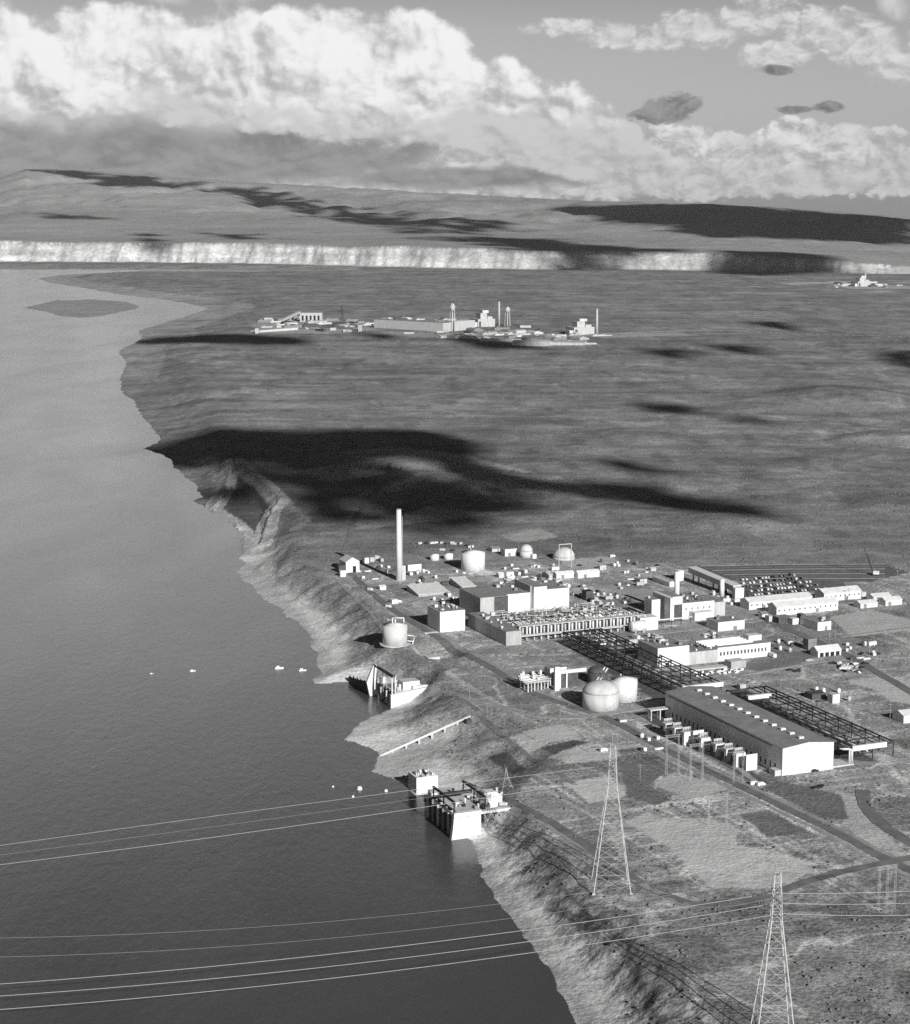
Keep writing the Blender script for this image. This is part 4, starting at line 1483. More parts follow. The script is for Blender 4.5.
SHEDS = [
    (364, 563.5, 369, 5, 558, 'tiny white cabin nearest the gabled bluff shed'), (370, 562, 374.5, 5, 557.5, 'tiny white cabin in the middle between bluff shed and stack'),
    (375, 560, 380, 6, 556.5, 'tiny white cabin nearest the back of the stack, on the left'),
    (492, 552, 500, 8, 547.5, 'small pale cabin right of the big round white tank'), (505, 556.5, 517, 9, 549.5, 'small bright shed between the big tank and round-topped vessel'),
    (499, 578, 504.5, 5, 573, 'tiny white hut, left one of two above the reactor roof'), (506.5, 578.5, 514, 5, 572.5, 'white hut, right one of two above the reactor roof'),
    (549, 579, 552.5, 14, 573.5, 'small white hut at the left end of the long trailer row'), (556.5, 579, 574, 6, 572.5, 'long white trailer, left part of the trailer row below the dome'),
    (578, 578.5, 599.5, 6, 571.5, 'long white trailer, right part of the trailer row below the dome'),
    (547.5, 589, 553, 6, 583, 'small white box behind the reactor wing, left one of three'), (556, 586.5, 562.5, 6, 580, 'small white box behind the reactor wing, middle one of three'),
    (563, 588, 569, 6, 581.5, 'small white box behind the reactor wing, right one of three'),
    (762, 618, 768, 6, 612.5, 'small pale trailer, left one of two below the first warehouse'), (769, 622, 775, 6, 616.5, 'small pale trailer, right one of two below the first warehouse'),
    (861.5, 597, 866, 5, 592.5, 'tiny white hut at the far end of the last warehouse'),
    (530, 583, 536, 5, 579, 'tiny white hut on the gravel track behind the reactor tower'),
    (600, 570, 606, 5, 566, 'tiny white hut on the right foot of the raised pad'), (640, 584, 647, 8, 579.5, 'tiny shed on open ground left of the conveyor head'),
    (651, 571, 656, 5, 568, 'tiny white hut on the scrub edge beyond the trailers'), (380, 590, 386, 6, 586, 'tiny white hut beside the bluff road left of the stack foot'),
    (411, 588, 415.5, 5, 584.5, 'tiny white hut at the corner of the broad bright roof'), (392, 604, 398, 6, 600, 'tiny pale hut by the bluff road below the stack'),
    (740, 690, 746, 4, 685, 'small pale hut behind the trestle near the pale posts'), (620, 722.5, 627, 4, 719, 'tiny white hut beside the road near the hall canopy'),
]
for x0, y0, x1, dep, yt, lb in SHEDS:
    bld('cabin', lb, 'cabin', x0, y0, x1, dep, yt, random.choice((WHITE, OFFW, CONC)), random.choice((WHITE, ROOFL, ROOF)), random.choice(('flat', 'gable')), door=True, pitch=.3)
bld('dark_tower', 'dark square tower block behind the pipework covered roof', 'tower', 586, 601, 593.5, 8, 591.5, RUST, DARK, door=False)

# ------------------------------------------------------------------ vehicles
def car_mesh(m, L=4.8, van=False):
    s = MB()
    s.poly([(0, .35), (L, .35), (L, .95), (L * .78, 1.02), (L * .66, 1.0), (0, 1.0)] if not van else [(0, .35), (L, .35), (L, 1.1), (L * .86, 1.3), (L * .78, 2.1), (0, 2.1)], -.9, .9, 'y')
    if not van:
        s.poly([(L * .12, 1.0), (L * .72, 1.0), (L * .6, 1.55), (L * .2, 1.55)], -.78, .78, 'y')
    for x in (L * .18, L * .8):
        for y in (-.92, .72):
            s.tube((x, y, .36), (x, y + .2, .36), .36, 10)
    return s.mesh('car', m)


CM = {'white': [car_mesh(WHITE), car_mesh(WHITE, 5.2, True)], 'grey': [car_mesh(GALV), car_mesh(MID)], 'dark': [car_mesh(RUST), car_mesh(DARK), car_mesh(RUST, 5, True)]}


def put_car(p, rz, shade, label, group=None, k=0):
    o = bpy.data.objects.new('parked_car', CM[shade][k % len(CM[shade])])
    COL.objects.link(o)
    o.location = gz(p, .02)
    o.rotation_euler.z = rz
    return tag(o, label, 'car', group)


rk = random.Random(17)
C = G(748, 601)
BL = [0, 0]
for row in range(5):
    for k in range(27):
        if rk.random() < .25:
            continue
        p = C + V * (k * 3.3 + row * 2) + B * (14 + row * 15 + rk.uniform(-.6, .6))
        q = prj((p.x, p.y, 0))
        if q[0] > 845 or q[0] < 742:
            continue
        sh = rk.choice(('white', 'white', 'grey', 'dark', 'dark'))
        put_car(p, ROT + math.pi / 2 + rk.uniform(-.05, .05), sh, {'white': 'white car in the crowded parking lot behind the long warehouses', 'grey': 'grey car in the crowded parking lot behind the long warehouses', 'dark': 'dark car in the crowded parking lot behind the long warehouses'}[sh], 'cars in the lot behind the warehouses', rk.randrange(3))
for i, (x, y) in enumerate([(424.7, 544.5), (430, 544.5), (434, 544), (441, 544), (445, 544.7), (450, 544), (456, 545), (460.5, 544.7), (465, 546.4), (469, 548.5), (473, 548), (444.6, 551), (450, 551.3), (419, 545)]):
    put_car(G(x, y), rk.uniform(0, 3), 'white' if i % 4 else 'dark', 'white vehicle in the loose row beyond the big round tank' if i % 4 else 'dark vehicle in the loose row beyond the big round tank', 'vehicles beyond the big round tank', 1)
for i in range(22):
    x, y = rk.uniform(832, 862), rk.uniform(664, 674)
    sh = ('white', 'dark', 'grey')[i % 3]
    put_car(G(x, y), rk.uniform(0, 3), sh, sh + ' vehicle in the cluster on open ground beyond the trestle', 'vehicles in the cluster beyond the trestle', i)
for x, y, sh, rz, lb in [(812, 789, 'dark', .3, 'dark truck parked alone on the dirt beside the hall end'), (821, 788, 'dark', 1.2, 'dark car angled beside the lone dark truck'), (811, 772, 'dark', .4, 'dark car parked against the bright hall end wall'),
                         (750, 785, 'white', .4, 'white truck on the gravel by the near fire wall'), (757, 786, 'white', .4, 'white car behind the white truck by the fire wall'), (787, 671, 'dark', .4, 'dark vehicle left of the pale track beyond the trestle'),
                         (794, 672, 'dark', .2, 'dark vehicle in the middle beside the pale track'), (800, 670, 'grey', .6, 'grey vehicle right of two dark ones by the pale track'), (860, 655, 'dark', .9, 'dark van alone near the main road bend'),
                         (875, 655, 'dark', .5, 'dark car past the main road bend'), (500, 800, 'white', -.5, 'white car on the road by the near pump house'), (394, 676, 'white', 1, 'white car on the bank track above the far pump house'),
                         (600, 752, 'white', .5, 'white car alone on the gravel pads'), (386, 607, 'white', -.6, 'white car on the bluff road below the stack'), (368, 590, 'white', -.7, 'white car on the bluff road near the gabled shed'),
                         (396, 603, 'white', .5, 'white van beside the bluff road'), (577, 566, 'dark', .1, 'dark car on the raised pad'), (610, 557, 'white', .3, 'white car on scrub beyond the dome'), (655, 566, 'dark', .3, 'dark car on scrub beyond the trailers')]:
    put_car(G(x, y), rz, sh, lb, None, 1)

# crane on the graded field
C = gz(G(875.5, 575.5))
o = thing('crawler_crane', 'crawler crane with white cab and thin raised boom on the graded field', 'crane', C, ROT + 2.4)
MB().box(-2.4, 2.4, -2.2, -1.1, 0, 1.2).box(-2.4, 2.4, 1.1, 2.2, 0, 1.2).build('track', DARK, o)
MB().box(-3, 2, -1.5, 1.5, 1.2, 4.2).build('cab', WHITE, o)
s = MB()
bx, bz = 9, 25
for a in (-.5, .5):
    for c in (-.4, .4):
        s.beam((2 + c, a, 2.4), (2 + bx + c * .3, a * .3, bz), .22)
for k in range(12):
    t0, t1 = k / 12, (k + 1) / 12
    s.beam((2 + bx * t0, -.5 * (1 - .7 * t0), 2.4 + (bz - 2.4) * t0), (2 + bx * t1, .5 * (1 - .7 * t1), 2.4 + (bz - 2.4) * t1), .14)
s.build('boom', STEEL, o)
MB().tube((-2.5, 0, 4.2), (2 + bx, 0, bz), .08, 4).build('stay', STEEL, o)

# ------------------------------------------------------------------ poles
PL = [(352, 586, 575, 'by the top of the bluff track'), (363, 597, 585, 'on the bluff track, second down'), (372, 607, 594, 'on the bluff track, third down'), (378, 617, 603, 'on the bluff track just above the pale tank'),
      (469.5, 703, 689.5, 'at the left start of the curving gravel road'), (487, 714, 702, 'second along the curving gravel road'), (504, 727, 713, 'third along the curving gravel road'), (522, 727, 716, 'fourth along the curving gravel road'),
      (560, 719.5, 707.5, 'in front of the large domed tank'), (835, 643, 630, 'beside the white shed with open bays'), (874, 643, 631, 'on the far pale field, left one'), (885, 643, 629, 'on the far pale field, right one'),
      (829, 645, 632, 'behind the dark cube store'), (869, 658, 646, 'past the bend of the main road'), (643, 610, 575, 'tall and thin beside the small box tower'), (848, 601, 588, 'in the car park behind the far warehouse'),
      (897, 585, 570, 'on the graded field near the right edge'), (760, 604, 592, 'at the left end of the first warehouse'), (700, 690, 676, 'behind the far trestle end'), (890, 720, 703, 'on the pale clearing by the right edge'),
      (905, 668, 652, 'at the right edge past the main road'), (588, 752, 738, 'on the gravel pads left of the lattice tower'), (640, 782, 764, 'on the dark soil right of the lattice tower'), (536, 740, 726, 'beside the dark pits'),
      (617, 745, 729, 'by the gravel pads near the road'), (430, 672, 660, 'on the slope above the far pump house'), (872, 772, 763, 'short and pale near the trestle end'), (882, 798, 787, 'short and pale by the looping road'),
      (780.6, 691, 680, 'first of three pale posts behind the trestle'), (790.6, 691, 679, 'middle of three pale posts behind the trestle'), (799.5, 691, 679, 'last of three pale posts behind the trestle')]
for x, y, yt, lb in PL:
    pole(x, y, yt, 'wooden utility pole ' + lb if 'pale' not in lb.split(' ')[0:4] and 'posts' not in lb else 'thin pale post, ' + lb, arm='post' not in lb and 'short' not in lb)

# ------------------------------------------------------------------ transmission towers and cables
def lattice(name, label, cx, cy, H, bw, waist, armlen, t, rz=0.0, panels=7, zb=None):
    C = Vector((cx, cy, hz1(cx, cy) if zb is None else zb))
    o = thing(name, label, 'tower', C, rz)
    zw = H * .72

    def half(z):
        return bw + (waist - bw) * z / zw if z < zw else waist * (1 - .45 * (z - zw) / (H - zw))
    zs = [zw * (1 - (1 - k / panels) ** 1.25) for k in range(panels + 1)]
    zs += [zw + (H - zw) * k / 5 for k in range(1, 6)]
    for sx, sy in ((-1, -1), (1, -1), (1, 1), (-1, 1)):
        s = MB()
        s.beam((sx * half(0) * 1.02, sy * half(0) * 1.02, -2), (sx * waist, sy * waist, zw), t)
        s.beam((sx * waist, sy * waist, zw), (sx * half(H), sy * half(H), H), t * .85)
        s.build('leg', GALV, o)
    s = MB()
    for z0, z1 in zip(zs, zs[1:]):
        a, b = half(z0), half(z1)
        for f in (lambda u, v, z: (u, -v, z), lambda u, v, z: (u, v, z), lambda u, v, z: (-v, u, z), lambda u, v, z: (v, u, z)):
            s.beam(f(-a, a, z0), f(b, b, z1), t * .28)
            s.beam(f(a, a, z0), f(-b, b, z1), t * .28)
            s.beam(f(-b, b, z1), f(b, b, z1), t * .34)
    s.build('bracing', GALV, o)
    za = H * .86
    s = MB()
    for sx in (-1, 1):
        for sy in (-1, 1):
            s.beam((sx * waist * .9, 0, za), (0, sy * armlen, za + .6), t * .7)
            s.beam((sx * waist * .7, 0, za + 3), (0, sy * armlen, za + .8), t * .6)
    for k in range(1, 6):
        for sy in (-1, 1):
            y = sy * armlen * k / 6
            ww = waist * .9 * (1 - k / 6)
            s.beam((-ww, y, za + .3), (ww, y, za + .3), t * .4)
            s.beam((-ww, y, za + .1), (0, y + sy * armlen / 6, za + 1.5), t * .35)
    s.build('crossarm', GALV, o)
    for y in (-armlen * .95, 0, armlen * .95):
        q = MB()
        for k in range(6):
            q.cyl(0, y, za - 3 + k * .5, za - 2.75 + k * .5, .32, .2, 10)
        q.tube((0, y, za - 3.2), (0, y, za + .5), .1, 6)
        q.build('insulator', MID, o)
    for y in (-half(H), half(H)):
        MB().beam((0, y * .5, H - 1), (0, y * 5.5, H + 2.2), t * .7).build('peak', GALV, o)
    for sx, sy in ((-1, -1), (1, -1), (1, 1), (-1, 1)):
        MB().box(sx * bw - .7, sx * bw + .7, sy * bw - .7, sy * bw + .7, -2.5, .5).build('footing', CONC, o)
    return o, C, za


ca = gz(G(776.5, 1050))
ta, CA, zA = lattice('transmission_tower', 'nearest steel lattice transmission tower, rising from the bottom right edge', ca.x, ca.y + 9, rise(Vector((ca.x, ca.y + 9, ca.z)), 869) - 1, 8.0, 2.1, 11.5, .40)
cb = gz(G(611, 884))
tb, CBt, zB = lattice('transmission_tower', 'steel lattice transmission tower on the slope between road and near pump house', cb.x, cb.y, rise(cb, 745), 9.0, 2.2, 10.5, .36, 0.0)
cd = gz(G(506, 786))
td, CDt, zD = lattice('guide_tower', 'small pyramid-shaped lattice tower on the bank above the near pump house', cd.x, cd.y, 12, 4.2, .7, 1.5, .13, .3, 4)
ce = gz(G(430, 657))


def cable(label, pts, r, group):
    """a hanging cable through world points (x, y, z); pts are (x, z) fitted by a parabola in one plane"""
    c = bpy.data.curves.new('power_cable', 'CURVE')
    c.dimensions = '3D'
    s = c.splines.new('POLY')
    s.points.add(len(pts) - 1)
    for q, p in zip(s.points, pts):
        q.co = (p[0], p[1], p[2], 1)
    c.bevel_depth = r
    c.bevel_resolution = 1
    tmp = bpy.data.objects.new('power_cable', c)
    COL.objects.link(tmp)
    dg = bpy.context.evaluated_depsgraph_get()
    me = bpy.data.meshes.new_from_object(tmp.evaluated_get(dg))
    bpy.data.objects.remove(tmp)
    me.name = 'power_cable'
    me.materials.clear()
    me.materials.append(WIRE)
    o = bpy.data.objects.new('power_cable', me)
    COL.objects.link(o)
    return tag(o, label, 'cable', group)


def ray_at_Y(px, py, Y):
    a, b = (px - 455.0) / F, (512.0 - py) / F
    d = Vector((a, CP + b * SP, -SP + b * CP))
    t = Y / d.y
    return Vector((d.x * t, Y, CAMZ + d.z * t))


def span(Y, end, p1, p2, xfar, r, label, group, n=60):
    """parabola in the plane y=Y through the tower end and two seen points"""
    P = [Vector(end), ray_at_Y(*p1, Y), ray_at_Y(*p2, Y)]
    k = np.polyfit([p.x for p in P], [p.z for p in P], 2)
    xs = np.linspace(P[0].x, xfar, n)
    return cable(label, [(x, Y, float(np.polyval(k, x))) for x in xs], r, group)


al = 11.5 * .95
for k, (yo, y0, y1, lb) in enumerate(((al, 984, 933.5, 'upper'), (0, 996, 945.5, 'middle'), (-al, 1009.5, 957, 'lowest'))):
    e = (CA.x, CA.y + yo, CA.z + zA - 3)
    span(CA.y + yo, e, (0, y0), (500, y1), -620, .13, lb + ' of the three bright cables crossing the river from the nearest tower', 'conductors of the nearest tower')
    pr = (910, (891, 903, 915)[k])
    P1 = ray_at_Y(910, pr[1], CA.y + yo)
    m2 = [(e[0] + (P1.x - e[0]) * t, e[1], e[2] + (P1.z - e[2]) * t + 2.0 * t * (t - 1) ) for t in np.linspace(0, 3.4, 30)]
    cable(lb + ' of the three cables leaving the nearest tower towards the right edge', m2, .13, 'conductors of the nearest tower')
for k, (yo, y0, y1, lb) in enumerate(((7.5, 938, 905, 'upper'), (-7.5, 957, 921, 'lower'))):
    e = (CA.x, CA.y + yo, CA.z + zA + 11)
    span(CA.y + yo, e, (0, y0), (490, y1), -620, .045, lb + ' of two faint thin wires above the three bright cables', 'shield wires of the nearest tower')
al = 10.5 * .95
for k, (yo, y0, y1, r, lb) in enumerate(((al, 845.5, 790.6, .11, 'upper'), (0, 855, 800, .05, 'faint middle'), (-al, 864.7, 809.5, .13, 'lower'))):
    e = (CBt.x, CBt.y + yo, CBt.z + zB - 3)
    span(CBt.y + yo, e, (0, y0), (408, y1), -520, r, lb + ' cable crossing the river from the tower on the slope', 'conductors of the tower on the slope')

# ------------------------------------------------------------------ pump houses
C = G(391, 708, WZ)
p1 = thing('river_pump_house', 'far river pump house with white concrete walls and tall gantry over the intake', 'pump house', C, ROT)
w, d = along(C, V, 429), along(C, B, 372)
MB().poly([(0, -4), (w, -4), (w, 12), (w * .4, 10.4), (0, 9)], 0, 2.6, 'y').build('near_pier', WHITE, p1)
MB().poly([(-1.6, -4), (3.4, -4), (3.4, 22), (.4, 22), (-4.6, 10)], d - 2.2, d, 'y').build('far_pier', WHITE, p1)
MB().box(6.5, w, 2.62, d - 2.22, -4, 9).build('intake_wall', MID, p1)
MB().box(4.5, w + 1, 2.62, d - 2.22, 9.02, 9.8).build('deck', WHITE, p1)
MB().box(w * .40, w * .84, 6, 16, 9.82, 15.5).build('pump_cabin', WHITE, p1)
MB().box(w * .40 + .3, w * .84 - .3, 6.3, 15.7, 15.5, 15.55).build('roof', ROOFL, p1)
MB().box(w * .62, w * 1.02, 2.8, 5.9, 9.82, 12.6).build('valve_house', WHITE, p1)
MB().box(5, 8.5, d - 7, d - 2.4, 9.82, 14).build('valve_house', WHITE, p1)
for k in range(2):
    MB().box(1, 6.4, 2.6 + (d - 4.8) * (k + 1) / 3 - .5, 2.6 + (d - 4.8) * (k + 1) / 3 + .5, -4, 9).build('pier', CONC, p1)
for k in range(7):
    MB().cyl(6.6 + (k % 2) * 2.2, 3.6 + k * 2.0, 9.82, 13.5 + (k % 3) * 1.1, 1.0, .8, 12).build('pump', WHITE if k % 2 else GALV, p1)
s = MB()
for k in range(9):
    s.box(4.6, 4.7, 2.8 + k * (d - 5.4) / 8, 2.95 + k * (d - 5.4) / 8, 9.8, 11)
s.box(4.6, 4.7, 2.8, d - 2.5, 10.95, 11.1)
s.build('railing', GALV, p1)
for x in (1.2, 3.6):
    MB().box(x - .45, x + .45, 0, d, 21.2, 22.3).build('gantry_beam', STEEL if x < 2 else GALV, p1)
for x in (1.2, 3.6):
    MB().beam((x, .6, 8), (x, .6, 21.2), .8).build('leg', WHITE, p1)
    MB().beam((x, d * .5, 6), (x, d * .5, 21.2), .5).build('leg', GALV, p1)
s = MB()
for k in range(6):
    s.box(2.5, 3.0, 2.8 + k * (d - 5) / 6, 3.1 + k * (d - 5) / 6, -3, 7.6)
s.box(2.2, 6.45, 2.64, d - 2.24, 7.6, 8.8)
s.build('trash_rack', STEEL, p1)
A, Bq = G(349, 682, WZ), G(371, 694, WZ)
D2 = Bq - A
o = thing('timber_boom', 'dark sloping timber wall running out into the river beside the far pump house', 'wall', A, math.atan2(D2.y, D2.x))
MB().poly([(0, -3), (D2.length, -3), (D2.length, 8.5), (D2.length * .35, 5.2), (0, 4.2)], -.4, .4, 'y').build('timber_face', STEEL, o)
for k in range(7):
    MB().tube((D2.length * k / 6, .9, -3), (D2.length * k / 6, .9, 5.4 + k * .45), .4, 8).build('pile', RUST, o)

C = G(454, 840, WZ)
p2 = thing('river_pump_house', 'near river pump house with bright end wall, dark intake bays and travelling gantry beams', 'pump house', C, ROT)
w, d = along(C, V, 481), along(C, B, 421)
hp = rise(C, 814)
MB().poly([(-2, -4), (w, -4), (w, hp), (.2, hp), (-.6, 6)], 0, 3.0, 'y').build('near_pier', WHITE, p2)
MB().box(6, w, 3.02, d, -4, hp - 1.6).build('intake_wall', DARK, p2)
MB().box(4, w + 2, 3.02, d, hp - 1.58, hp - .8).build('deck', CONC, p2)
for k in range(1, 6):
    MB().box(.6, 6, 3 + (d - 3) * k / 6, 3.8 + (d - 3) * k / 6, -4, hp - 1.7).build('pier', CONC if k % 2 else MID, p2)
s = MB()
for k in range(40):
    s.box(1.6, 1.8, 3.2 + k * (d - 3.6) / 40, 3.4 + k * (d - 3.6) / 40, -3, hp - 3)
s.build('trash_rack', STEEL, p2)
MB().box(0, 4.6, d * .72, d * .72 + 3, hp - .78, hp + 1.2).build('parapet', WHITE, p2)
MB().box(0, .7, 3.05, d * .6, hp - 1.58, hp - .2).build('parapet', CONC, p2)
for x0, z, y0, y1 in ((.8, hp + 5.5, 1, d * .66), (w + 4, hp + 5.5, 3, d * .72)):
    MB().box(x0 - .5, x0 + .5, y0, y1, z, z + 1.1).build('gantry_beam', STEEL, p2)
    for y in (y0 + .5, (y0 + y1) / 2, y1 - .5):
        MB().box(x0 - .3, x0 + .3, y - .3, y + .3, hp - .8, z).build('leg', STEEL, p2)
MB().box(.9, w + 4, d * .45, d * .45 + 1.4, hp + 3.2, hp + 5.0).build('bridge_beam', STEEL, p2)
cw = along(C + B * 10, V, 484)
MB().poly([(cw, hp - 3), (cw + 11, hp - 3), (cw + 11, hp + 3.5), (cw + 7, hp + 6), (cw, hp + 6)], 10, 16, 'y').build('pump_cabin', WHITE, p2)
MB().box(w + .05, w + 21, .3, 3.4, hp - 2.3, hp - .9).build('walkway', WHITE, p2)
s = MB()
for k in range(4):
    x = w + 2 + k * 4.6
    s.beam((x, .8, hp - 2.3), (x + 2.3, .8, hp - 7), .4).beam((x + 4.6, .8, hp - 2.3), (x + 2.3, .8, hp - 7), .4)
s.build('truss', GALV, p2)
rk = random.Random(9)
for k in range(14):
    x, y, q = rk.uniform(5, w + 8), rk.uniform(4, d * .8), rk.uniform(.9, 2)
    (MB().box(x, x + q * 1.4, y, y + q, hp - .78, hp - .7 + q * 1.2) if k % 3 else MB().cyl(x, y, hp - .78, hp + 2.2, q * .5, n=10)).build('pump' if k % 3 == 0 else 'valve_box', (WHITE, MID, STEEL, GALV)[k % 4], p2)

C = G(416.5, 794.5, WZ)
o = thing('old_intake_pier', 'old white concrete intake block with rubble on top beside the near pump house', 'pier', C, ROT)
w, d = along(C, V, 438), 13
h = rise(C, 778)
MB().poly([(0, -4), (w, -4), (w, h), (0, h)], 0, d, 'y').build('block', WHITE, o)
for k in range(16):
    x, y, q = rk.uniform(.5, w - 2), rk.uniform(.5, d - 2), rk.uniform(.7, 1.8)
    MB().box(x, x + q, y, y + q * 1.2, h, h + q * 1.1).build('roof_unit', (WHITE, CONC, STEEL, GALV)[k % 4], o)
MB().tube((2, 4, h), (2.5, 4, h + 3.6), .2, 6).build('post', STEEL, o)
C = gz(G(445, 783), .5)
o = thing('walkway', 'narrow pale footbridge leading from the old intake block up the bank', 'walkway', C, ROT)
L = along(C, V, 473)
MB().box(-4, L, 0, 1.6, 2.6, 3.2).build('deck', WHITE, o)
for k in range(5):
    MB().box(L * k / 4.5, L * k / 4.5 + .4, .5, .9, -3, 2.6).build('leg', STEEL, o)
MB().box(L - 4, L + 1.2, -.8, 2.4, 2.4, 4.6).build('valve_house', WHITE, o)

# outfall pipe down the beach
a, b = GT(380, 759), GT(470, 723.5)
o = thing('outfall_pipe', 'straight white outfall pipe running down the beach between the two pump houses', 'pipe', a, 0)
N = 14
ts = np.linspace(0, 1, N + 1)
need = terrain(a.x + (b.x - a.x) * ts, a.y + (b.y - a.y) * ts) + .6
lift = float(np.max(need - (a.z + (b.z - a.z) * ts)))
s = MB()
s.tube((0, 0, lift * .4), (b - a) + Vector((0, 0, lift)), .8, 8)
s.build('pipe_run', WHITE, o)
for k in range(0, N + 1, 2):
    pa = gz(a + (b - a) * (k / N)) - a
    MB().box(pa.x - .6, pa.x + .6, pa.y - .6, pa.y + .6, pa.z - 1.5, max(pa.z + .2, (b - a).z * k / N + lift * (.4 + .6 * k / N) - .3)).build('support', CONC, o)
bv = GT(469, 724)
o = tag(MB().box(-1.6, 1.6, -1.4, 1.4, -1.5, 3).box(-1, 1, -.8, .8, 3, 4).build('valve_house', RUST), 'small dark valve box at the upper end of the outfall pipe', 'hut')
o.location = bv

# ------------------------------------------------------------------ boats and buoys
def boat(px, py, L, label, cat='boat', rz=0.2):
    o = thing('work_boat', label, cat, G(px, py, WZ), rz)
    MB().poly([(0, -.32 * L * .5), (L * .7, -.32 * L * .5), (L, 0), (L * .7, .32 * L * .5), (0, .32 * L * .5)], -.3, .18 * L).build('hull', WHITE, o)
    MB().box(L * .18, L * .5, -.1 * L, .1 * L, .18 * L, .36 * L).build('cabin', WHITE, o)


boat(275, 669, 6.5, 'white boat, larger of two moored by the bank shoal')
boat(299, 671, 5.5, 'white boat, nearer the bank of two moored by the shoal')
boat(190, 671.5, 4.2, 'small white boat alone in mid river')
boat(150, 674, 2.4, 'tiny white boat farthest out in the river')
for x, y, r, lb in [(359.5, 789.5, 1.6, 'largest white buoy floating off the near pump house'), (386, 791.5, 1.1, 'small white buoy closest to the old intake block'), (353, 797, .8, 'smallest white buoy off the near pump house'), (333, 787, .7, 'faint white buoy farthest out from the old intake block')]:
    o = tag(MB().cyl(0, 0, -.6, r * .5, r, r, 16).dome(0, 0, r * .5 + .01, r, r * .8, 16, 5).build('buoy', WHITE), lb, 'buoy')
    o.location = G(x, y, WZ)

# ------------------------------------------------------------------ far reactor areas on the plain
def stack(px, py, yt, r, label):
    C = gz(G(px, py))
    h = rise(C, yt)
    o = thing('exhaust_stack', label, 'stack', C, ROT)
    MB().cyl(0, 0, -1, h, r, r * .75, 18).build('shaft', OFFW, o)
    MB().cyl(0, 0, h, h + .8, r * .85, n=18).build('rim', GREYW, o)


def wtower(px, py, yt, label):
    C = gz(G(px, py))
    h = rise(C, yt)
    o = thing('water_tower', label, 'water tower', C, ROT)
    MB().cyl(0, 0, h * .72, h * .92, 6.5, n=20).build('tank', OFFW, o)
    MB().cyl(0, 0, h * .92, h, 6.7, .4, 20).build('roof', OFFW, o)
    for k in range(6):
        a = k * math.pi / 3
        MB().beam((math.cos(a) * 8, math.sin(a) * 8, -1), (math.cos(a) * 6, math.sin(a) * 6, h * .72), 1.0).build('leg', GALV, o)
    MB().cyl(0, 0, -1, h * .72, 1.2, n=10).build('riser', GALV, o)


def reactor(px, py, x1, yt, label, z=0):
    o, w, d, h = bld('reactor_building', label, 'building', px, py, x1, 45, yt + (py - yt) * .45, OFFW, ROOFL, door=False, z0=z)
    MB().box(w * .22, w * .60, 8, 36, h + .06, h * 1.75).build('tower', OFFW, o)
    MB().box(w * .38, w * .74, 12, 30, h * 1.76, h * 2.1).build('upper_tower', CONC, o)
    MB().box(w * .62, w * .9, 6, 34, h + .06, h * 1.3).build('upper_block', OFFW, o)
    MB().box(-w * .18, -.05, 4, 30, -2, h * .6).build('wing', CONC, o)
    MB().box(w * .06, w * .18, -.2, .1, -1, h * .7).build('door', RUST, o)


bld('process_building', 'very long white low building in the far reactor area on the plain', 'building', 374, 328, 443, 40, 319.5, OFFW, ROOF, x1y=331.8, door=False, wins=8)
bld('process_building', 'white block beside the far water tower at the end of the very long building', 'building', 455, 331, 475, 40, 321.5, OFFW, ROOFL, x1y=329.5, door=False)
wtower(452.5, 331, 303, 'taller far water tower, right at the end of the very long white building')
wtower(507.5, 326, 306.5, 'far water tower right of the slim stack on the plain')
stack(499, 326, 301.5, 3.0, 'slim far stack between the stepped reactor and a water tower')
stack(596.8, 334.5, 309, 3.2, 'slim far stack standing alone beside the rightmost stepped reactor')
reactor(478, 327, 495, 313, 'far stepped reactor building left of the slim stack')
reactor(574, 335, 594.5, 321.5, 'far stepped reactor building beside the lone slim stack')
reactor(858, 286.5, 871, 277.5, 'most distant reactor building, near the foot of the right bluffs')
stack(865, 284.5, 273.5, 3.5, 'most distant stack, rising from the reactor near the bluffs')
bld('far_shed', 'low white shed left of the most distant reactor', 'shed', 843, 286, 853.5, 60, 283.6, OFFW, OFFW, x1y=286, door=False)
bld('far_shed', 'low pale shed right of the most distant reactor', 'shed', 875, 286, 883, 60, 284, CONC, ROOFL, x1y=286, door=False)
